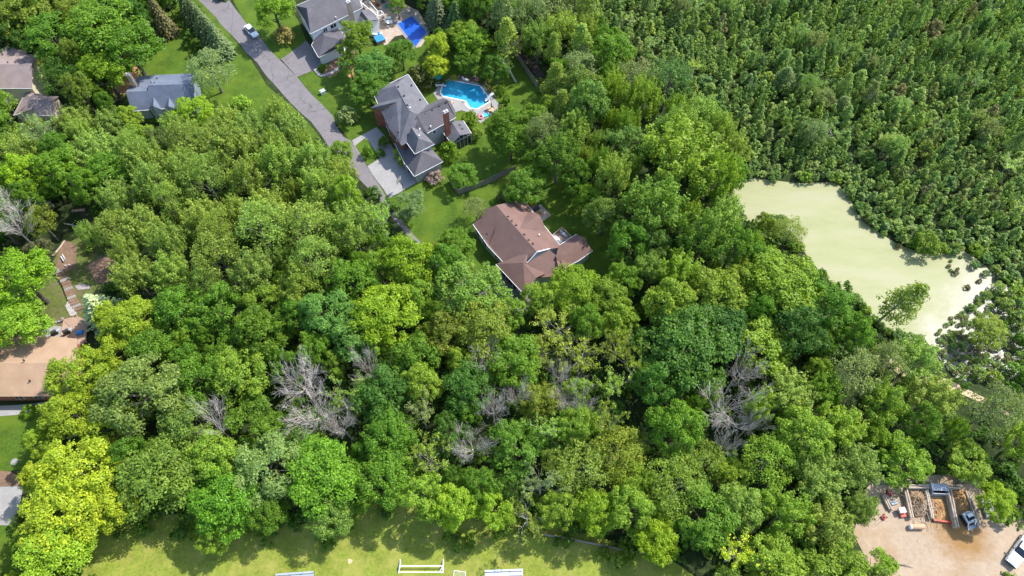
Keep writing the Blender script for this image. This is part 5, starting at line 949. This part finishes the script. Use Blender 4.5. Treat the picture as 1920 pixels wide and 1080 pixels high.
 ('shrub', 1790, 460, 10, 2, 'marl', 'round bush standing in the pond shallows'), ('shrub', 1740, 455, 30, 4.5, (.115, .165, .03), 'large rounded willow bush at the pond edge'), ('round', 1855, 620, 32, 6, (.13, .165, .03), 'pale green bush in the glittering marsh'), ('round', 1815, 862, 42, 6.5, 'yg', 'green tree over the storage bays'), ('round', 1868, 940, 38, 7, (.14, .19, .014), 'bright tree beside the green wire fence'), ('round', 1690, 862, 55, 9, (.10, .165, .016), 'dense green tree above the log walls'),
 ('shrub', 54, 770, 20, 1.8, (.09, .15, .012), 'low green hedge bush beside the footpath of the tan house'), ('shrub', 605, 126, 12, 1.6, 'mid', 'low green shrub in the bed by the white garage'), ('shrub', 940, 205, 11, 2.5, 'lg', 'hedge shrub by the pool lawn strip'), ('shrub', 950, 185, 12, 2.6, 'mid', 'hedge shrub halfway along the pool lawn strip'), ('shrub', 940, 168, 12, 2.6, 'mid', 'hedge shrub at the upper end of the pool lawn strip'),
]
for k, (kind, px, py, rp, hh, col, lab) in enumerate(HAND): T(kind, px, py, rp * (.86 if kind == 'dead' else 1), hh + (3.5 if kind in ('dead', 'sparse') else 0), col, lab, None, k)
for k, (px, py, rp) in enumerate(((348, 8, 20), (364, 26, 23), (380, 45, 24), (394, 62, 24), (408, 78, 24))): T('spruce', px, py, rp, 9, (.10, .125, .065), 'grey-green spruce in the row between the lawn and the lane', 'spruces along the lane', k)
for k, (px, py) in enumerate(((835, 150), (850, 146), (905, 152), (920, 168))): T('shrub', px, py, 9, 1.6, ['mid', (.30, .30, .02), 'dk', 'tan'][k], ['dark', 'yellow', 'deep green', 'tan'][k] + ' low shrub in the bed along the turquoise pool')
for o in C.objects:
    if o.get('label', '').startswith('leaning airy'): o.rotation_euler = (.05, .11, 0)
# leaning white trunk by the shaded path
a_, b_ = P(968, 154), P(935, 105, 8); t = thing('leaning_trunk', 'leaning bare white birch trunk beside the shaded lawn', 'tree', a_); d = b_ - a_; mb = MB(); mb.tube([(0, 0, -.2), d * .4 + Vector((.2, 0, 0)), d * .75, d], [.24, .18, .12, .05], 7); o = part('trunk', mb, BARK, t); o.color = (.5, .48, .45, 1)
mb = MB()
for f, v in ((.45, (1.4, .6, 1)), (.7, (-1.2, .3, .8)), (.85, (.8, -.5, 1.1)), (.6, (1.0, -.8, .7))): mb.tube([d * f, d * f + Vector(v)], [.07, .02], 5)
o = part('limb', mb, BARK, t); o.color = (.45, .43, .40, 1)
# --- the wood: regions by pixel outline, each with its own mix of trees; spots found on the ground by dart throwing
LBL = {'round': 'leafy broad crowned tree', 'big': 'leafy maple', 'plume': 'feathery poplar', 'airy': 'soft willow-like tree', 'slim': 'slim upright birch', 'dead': 'bare grey tree', 'sparse': 'half bare tree', 'spruce': 'spruce'}
CW = dict(ylw='yellow', yg='yellow-green', lg='pale green', mid='mid green', dk='dark green', blu='blue-green', gry='grey-green', olv='olive', pop='light green', mar='dull green', marl='light green', mard='dark green')
REG = [
 ([(-100, 170), (140, 190), (230, 215), (230, 330), (100, 440), (-100, 440)], 'behind the shaded clearing', [('round', 'mid', 3), ('round', 'yg', 2), ('big', 'mid', 2), ('airy', 'lg', 1), ('plume', 'pop', 1), ('sparse', 'gry', .5)], 13),
 ([(120, 185), (450, 200), (640, 260), (745, 420), (700, 470), (520, 520), (400, 560), (220, 520), (150, 430), (220, 330)], 'in the poplar stand beside the lane', [('plume', 'pop', 6), ('plume', 'lg', 3), ('airy', 'pop', 2), ('round', 'yg', .8), ('sparse', 'lg', .4)], 15),
 ([(200, 500), (520, 500), (700, 440), (840, 480), (960, 580), (960, 680), (480, 700), (330, 720), (230, 700)], 'between the poplars and the dead trees', [('round', 'mid', 4), ('round', 'yg', 3), ('big', 'mid', 2), ('round', 'olv', 1)], 13),
 ([(-100, 600), (240, 560), (330, 700), (240, 800), (230, 1150), (-100, 1150)], 'around the tan roofed house', [('big', 'ylw', 3), ('big', 'yg', 2)], 12),
 ([(230, 620), (480, 640), (760, 800), (760, 1000), (230, 1000)], 'in the maple belt along the mown field', [('big', 'mid', 3), ('round', 'yg', 2), ('big', 'blu', 2), ('round', 'mid', 2)], 12),
 ([(440, 620), (900, 620), (900, 900), (700, 960), (700, 800)], 'around the dead trees in the wood', [('round', 'mid', 4), ('round', 'yg', 2), ('sparse', 'olv', 1), ('round', 'dk', 2), ('airy', 'lg', 1)], 11),
 ([(860, 560), (1200, 560), (1230, 820), (1130, 1000), (860, 1010)], 'among the half bare trees of the lower wood', [('round', 'mid', 3), ('round', 'dk', 2), ('round', 'yg', 2), ('sparse', 'olv', 1), ('airy', 'lg', 1), ('round', 'olv', 1)], 11),
 ([(1130, 820), (1450, 820), (1480, 1150), (1130, 1150)], 'in the lower wood next to the field end', [('airy', 'yg', 2), ('round', 'mid', 2), ('round', 'yg', 3), ('airy', 'lg', 2)], 11),
 ([(1400, 640), (1760, 660), (1900, 780), (2000, 900), (1900, 930), (1650, 900), (1700, 1150), (1400, 1150)], 'around the sandy yard', [('plume', 'pop', 4), ('round', 'yg', 2), ('plume', 'yg', 2), ('round', 'mid', 1.5), ('airy', 'gry', .7)], 12),
 ([(1200, 560), (1420, 480), (1560, 540), (1640, 640), (1450, 820), (1230, 820)], 'between the great dark oak and the pond', [('round', 'mid', 3), ('round', 'dk', 2), ('plume', 'yg', 1.5), ('round', 'yg', 2), ('plume', 'pop', 1)], 13),
 ([(1040, 160), (1300, 180), (1390, 260), (1395, 400), (1440, 500), (1200, 560), (1120, 520), (1150, 420)], 'in the cottonwood stand beside the pond', [('plume', 'lg', 3), ('plume', 'yg', 2), ('round', 'blu', 1), ('airy', 'gry', .6), ('round', 'mid', 1)], 15),
 ([(860, -80), (1110, -80), (1150, 90), (1280, 180), (1100, 260), (1000, 250), (900, 80)], 'along the shaded path behind the pools', [('plume', 'lg', 2), ('slim', 'pop', 2), ('round', 'mid', 2), ('airy', 'gry', 1.5), ('round', 'yg', 1)], 13),
 ([(-100, -100), (330, -100), (330, 50), (260, 130), (230, 210), (-100, 200)], 'in the tall trees behind the blue-grey roofed house', [('big', 'mid', 3), ('round', 'dk', 2), ('round', 'olv', 1)], 14),
 ([(600, -100), (900, -100), (900, 90), (960, 200), (830, 140), (700, 200), (650, 150)], 'in the garden trees between the two pools', [('round', 'mid', 3), ('round', 'dk', 1), ('round', 'yg', 1)], 9),
]
def pick(mix):
    q = random.uniform(0, sum(m[2] for m in mix))
    for k, c, wt in mix:
        q -= wt
        if q <= 0: return k, c
    return mix[-1][:2]
MARSH = [(1095, -120), (1125, 60), (1190, 125), (1290, 190), (1375, 255), (1392, 334), (1450, 336), (1570, 340), (1610, 395), (1665, 440), (1720, 465), (1800, 463), (1855, 515), (1885, 560), (1930, 600), (2060, 640), (2100, -120)]
SUNNY = [[(1640, 905), (1860, 895), (1920, 960), (1930, 1090), (1690, 1090)], [(205, 1025), (1180, 1030), (1290, 1060), (1290, 1200), (205, 1200)]]
cells = {}
def near(x, y, r, f):
    i, j = int(x // 10), int(y // 10)
    for a in (-1, 0, 1):
        for b in (-1, 0, 1):
            for (tx, ty, tr) in cells.get((i + a, j + b), ()):
                if (tx - x) ** 2 + (ty - y) ** 2 < (f * (tr + r)) ** 2: return True
    return False
def put(x, y, r): cells.setdefault((int(x // 10), int(y // 10)), []).append((x, y, r))
for (x, y, r, hh, k) in TREES: put(x, y, r)
count = 0
for (rmin, rmax, tries, f, hm) in ((4.2, 5.6, 6000, .62, 1.0), (3.0, 4.0, 9000, .62, .92), (2.0, 2.8, 12000, .68, .75)):
    for _ in range(tries):
        if count >= 430: break
        x = random.uniform(-140, 135); y = random.uniform(8, 172); r = random.uniform(rmin, rmax)
        if near(x, y, r, f): continue
        for poly, where, mix, hh in REG:
            h_ = hh * hm * random.uniform(.85, 1.12); px, py = proj(x, y, h_ * .66)
            if not (-90 < px < 2010 and -90 < py < 1170): break
            if not inpoly(px, py, poly): continue
            if inpoly(px, py, MARSH): break
            if crown_hits_clear(x, y, r, h_): break
            sh = h_ * .7 / math.tan(SUN_EL); sx_, sy_ = proj(x - SD.x / math.hypot(SD.x, SD.y) * sh, y - SD.y / math.hypot(SD.x, SD.y) * sh, 0)
            if any(inpoly(sx_, sy_, q) for q in SUNNY): break
            bx, by = proj(x, y, 0)
            if is_clear(bx, by) and hm < .99: break
            kind, col = pick(mix)
            if kind == 'slim': r *= .7
            plant(kind, x, y, r, h_, col, f"{'tall' if hm > .95 and h_ > hh else 'broad' if hm > .95 else 'middling' if hm > .8 else 'small'} {CW[col]} {LBL[kind]} {where}", f'trees {where}'); put(x, y, r); count += 1; break
print('filled', count, 'hand', len(HAND))
# --- marsh thicket: dart throwing, the 300 that show largest are single trees, the rest one mass
pts = []; mc = {}
def py_near(x, y): return pond_depth(x, y) > -9
for rad in (2.5, 1.9, 1.5, 1.2):
    for _ in range(260 if rad == 2.5 else 6000):
        x = random.uniform(0, 165); y = random.uniform(35, 178); r = rad * random.uniform(.85, 1.15) * (.8 if py_near(x, y) else 1); px, py = proj(x, y, 1.5)
        if not (inpoly(px, py, MARSH) and px < 1990 and py > -70): continue
        if pond_depth(x, y) > -.6 if (35 < x < 160 and 15 < y < 120) else False: continue
        if is_clear(*proj(x, y, 2.5)) or is_clear(*proj(x, y, 4)): continue
        i, j = int(x // 5), int(y // 5)
        if any((tx - x) ** 2 + (ty - y) ** 2 < (.6 * (tr + r)) ** 2 for a in (-1, 0, 1) for b in (-1, 0, 1) for (tx, ty, tr) in mc.get((i + a, j + b), ())): continue
        if near(x, y, r * .5, .55): continue
        mc.setdefault((i, j), []).append((x, y, r)); pts.append((x, y, r))
pts.sort(key=lambda p: -p[2] * ppm(p[0], p[1], 3))
def marsh_look(x, y):
    px, py = proj(x, y, 2); far = max(0, min(1, (px - 1250) / 500)) * max(0, min(1, (420 - py) / 300)); h_ = (random.uniform(2.8, 4.8) + 4.0 * far * random.random() ** 1.5 + .6 * far) * (.42 + .58 * min(1, max(0, -pond_depth(x, y) - 1) / 10))
    return h_, random.choices(['mar', 'marl', 'mard', (.14, .16, .06), (.165, .205, .045), (.15, .135, .08)], [4, 3.4, 1.6, 1.6, 1.6, .4])[0]
def mlabel(x, y, r, h_, c):
    cw = {'mar': 'dull green', 'marl': 'light green', 'mard': 'dark green', (.14, .16, .06): 'grey-green', (.165, .205, .045): 'yellowish green', (.15, .135, .08): 'brownish'}[c]
    d = pond_depth(x, y); where = 'right at the pond bank' if d > -5 else 'a little back from the pond bank' if d > -14 else 'next to the cottonwoods' if proj(x, y, 2)[0] < 1330 else 'deep inside the thicket'
    return f"{'tall pointed' if h_ > 6 else 'bushy low' if h_ < 3.6 else 'wide' if r > 2.4 else 'slender'} {cw} sapling of the marsh thicket, {where}"
for n_, (x, y, r) in enumerate(pts[:300]):
    h_, c = marsh_look(x, y); h_ *= .75 + r * .13; kd = 'marsh' if random.random() > .05 else 'sparse'
    plant(kd, x, y, r * (1 if kd == 'marsh' else 1.1), h_, c, mlabel(x, y, r, h_, c) if kd == 'marsh' else 'half bare grey sapling in the dense marsh thicket', 'saplings of the marsh thicket' if kd == 'marsh' else 'half bare saplings of the marsh thicket')
def merged(name, items, protos, label, cat, mat=LEAF, col=(.08, .115, .026, 1)):
    """copies of leaf meshes merged into one object, nobody could count them"""
    V = []; base = []
    for me in protos:
        a = np.empty(len(me.vertices) * 3, np.float32); me.vertices.foreach_get('co', a); base.append(a.reshape(-1, 3))
    for (x, y, z, s, sz) in items:
        a = random.choice(base); t = random.uniform(0, 6.283); c_, s_ = math.cos(t), math.sin(t); q = np.empty_like(a)
        q[:, 0] = (a[:, 0] * c_ - a[:, 1] * s_) * s + x; q[:, 1] = (a[:, 0] * s_ + a[:, 1] * c_) * s + y; q[:, 2] = a[:, 2] * sz + z; V.append(q)
    V = np.concatenate(V); n = len(V) // 4; me = bpy.data.meshes.new(name); me.vertices.add(n * 4); me.loops.add(n * 4); me.polygons.add(n)
    me.vertices.foreach_set('co', V.reshape(-1)); me.loops.foreach_set('vertex_index', np.arange(n * 4, dtype=np.int32)); me.polygons.foreach_set('loop_start', np.arange(0, n * 4, 4, dtype=np.int32)); me.update(calc_edges=True); me.materials.append(mat)
    o = link(name, me); o.color = (col[0] * GAIN[0], col[1] * GAIN[1], col[2] * GAIN[2], 1); o['kind'] = 'stuff'; return tag(o, label, cat)
mp = MLOW
for k in range(34):
    for _ in range(60):
        px, py = random.uniform(1150, 1915), random.uniform(-10, 330)
        if inpoly(px, py, MARSH) and inpoly(px - 60, py + 50, MARSH): break
    p = P(px, py, 3.2); kd = random.choice(['airy', 'plume', 'slim', 'plume']); r = random.uniform(2.2, 3.4) * (.7 if kd == 'slim' else 1); col = random.choice(['mar', 'mard', 'marl', 'gry'])
    plant(kd, p.x, p.y, r, random.uniform(5.5, 8), col, f'larger {CW[col]} {LBL[kd]} rising out of the marsh thicket', 'larger trees of the marsh thicket')
rest = [(x, y, 0, r / 1.8, marsh_look(x, y)[0] * (.75 + r * .13) / 5.2) for x, y, r in pts[300:]]
print('marsh', len(pts))
for k, col in enumerate(((.135, .185, .06, 1), (.168, .212, .074, 1), (.107, .158, .058, 1))):
    if rest[k::3]: merged('marsh_thicket', rest[k::3], mp, ['dull green', 'light green', 'dark green'][k] + ' small trees massed in the marsh thicket', 'thicket', col=col)
# undergrowth beneath the wood
und = []; sp = UNDER
for _ in range(17000):
    if len(und) > 2000: break
    x = random.uniform(-135, 130); y = random.uniform(14, 165); px, py = proj(x, y, .5)
    if not (-40 < px < 1960 and -40 < py < 1120) or is_clear(px, py) or is_clear(*proj(x, y, 2.2)) or is_clear(*proj(x + 1.5, y, 1)) or is_clear(*proj(x - 1.5, y, 1)): continue
    if pond_depth(x, y) > -1 if (35 < x < 160 and 15 < y < 120) else False: continue
    if any(inpoly(px, py, q) for q in ([(550, -50), (830, -50), (1010, 150), (1180, 430), (1110, 560), (930, 570), (700, 330), (400, 0)], [(200, 120), (400, 100), (620, 270), (560, 265), (220, 225)], [(-50, 580), (170, 580), (100, 790), (-50, 1000)], [(-50, 70), (115, 80), (115, 225), (-50, 225)])): continue
    s = random.uniform(.7, 1.35) * (.75 if inpoly(px, py, MARSH) else 1); und.append((x, y, -.1, s, s * random.uniform(.7, 1.3)))
mu = [u for u in und if inpoly(*proj(u[0], u[1], .5), MARSH)]; und = [u for u in und if u not in set(mu)]
merged('marsh_undergrowth', mu, sp, 'low green growth between the saplings of the marsh', 'undergrowth', col=(.11, .155, .045, 1))
merged('undergrowth', und[::2], sp, 'dark green undergrowth covering the floor of the wood', 'undergrowth', col=(.05, .095, .016, 1)); merged('undergrowth', und[1::2], sp, 'mid green brambles between the trunks of the wood', 'undergrowth', col=(.085, .125, .02, 1))
# tussocks and low bushes in the glittering marsh and along the bank
TU = [(1770, 600), (1800, 590), (1860, 540), (1900, 560), (1925, 620), (1925, 720), (1840, 720), (1780, 700), (1745, 650)]
tus = 0; tried = []
for _ in range(2500):
    px, py = random.uniform(1740, 1925), random.uniform(535, 725)
    if not inpoly(px, py, TU) or tus >= 190: continue
    p = P(px, py, -.4)
    if any((p - q).length < .75 for q in tried): continue
    tried.append(p); r = random.uniform(.3, .95); plant('shrub', p.x, p.y, r, r * random.uniform(1.0, 1.6), random.choice(['marl', 'mar', (.15, .19, .05), (.13, .16, .05), (.14, .13, .07)]), 'low' + (' wide' if r > .75 else ' narrow' if r < .5 else '') + ' leafy tussock standing in the glittering marsh water', 'tussocks in the glittering marsh', z=-.5); tus += 1
for k, (px, py, r) in enumerate(((1683, 463, .9), (1800, 483, .5), (1782, 490, .5), (1778, 500, .6), (1795, 505, .5), (1790, 513, .8), (1782, 508, .5), (1825, 500, 1.3), (1845, 515, 1.0), (1812, 540, .8), (1835, 528, .7), (1818, 580, 1.2), (1765, 470, .7), (1700, 455, 1.0), (1715, 458, 1.0), (1640, 430, 1.0), (1655, 440, 1.0), (1620, 412, .9))):
    p = P(px, py, -.4); plant('shrub', p.x, p.y, r, r * 1.3, random.choice(['mar', 'mard', (.12, .10, .06)]), 'small dark tussock standing in the duckweed shallows', 'tussocks in the duckweed shallows', z=-.5)
for k, (px, py, r) in enumerate(((1885, 572, 2.0), (1905, 598, 2.4), (1918, 640, 2.3), (1902, 552, 2.4), (1872, 540, 1.8), (1896, 690, 1.9), (1918, 705, 2.5), (1866, 708, 1.8), (1838, 700, 1.6), (1925, 575, 2.6), (1880, 612, 1.5), (1918, 670, 1.8), (1850, 552, 1.4))):
    p = P(px, py, .8); plant('shrub', p.x, p.y, r, r * 1.5, ['marl', 'mar', 'mid', 'lg'][k % 4], 'leafy willow bush closing the marsh end of the pond', 'willow bushes at the marsh end of the pond', z=-.4)
for k in range(120):     # bank bushes round the pond rim hide the raw shore
    i = random.randrange(len(PW)); a, b = PW[i], PW[(i + 1) % len(PW)]; f = random.random(); x, y = a[0] + (b[0] - a[0]) * f, a[1] + (b[1] - a[1]) * f; dx, dy = x - cx, y - cy; L_ = math.hypot(dx, dy); x += dx / L_ * 1.2; y += dy / L_ * 1.2
    px, py = proj(x, y, 1)
    if py > 640 and px > 1700: continue
    r = random.choice([random.uniform(.5, 1.1), random.uniform(1.1, 2.0)]); bh, bc = r * random.uniform(1.0, 1.5), random.choice(['mar', 'mid', 'mard', 'yg', 'marl']); plant('shrub', x, y, r, bh, bc, f"{'small' if r < 1.1 else 'large'} {CW[bc]} bush along the {'wooded' if px < 1560 and py > 400 else 'marshy'} pond bank", 'bushes along the pond bank', z=-.25)
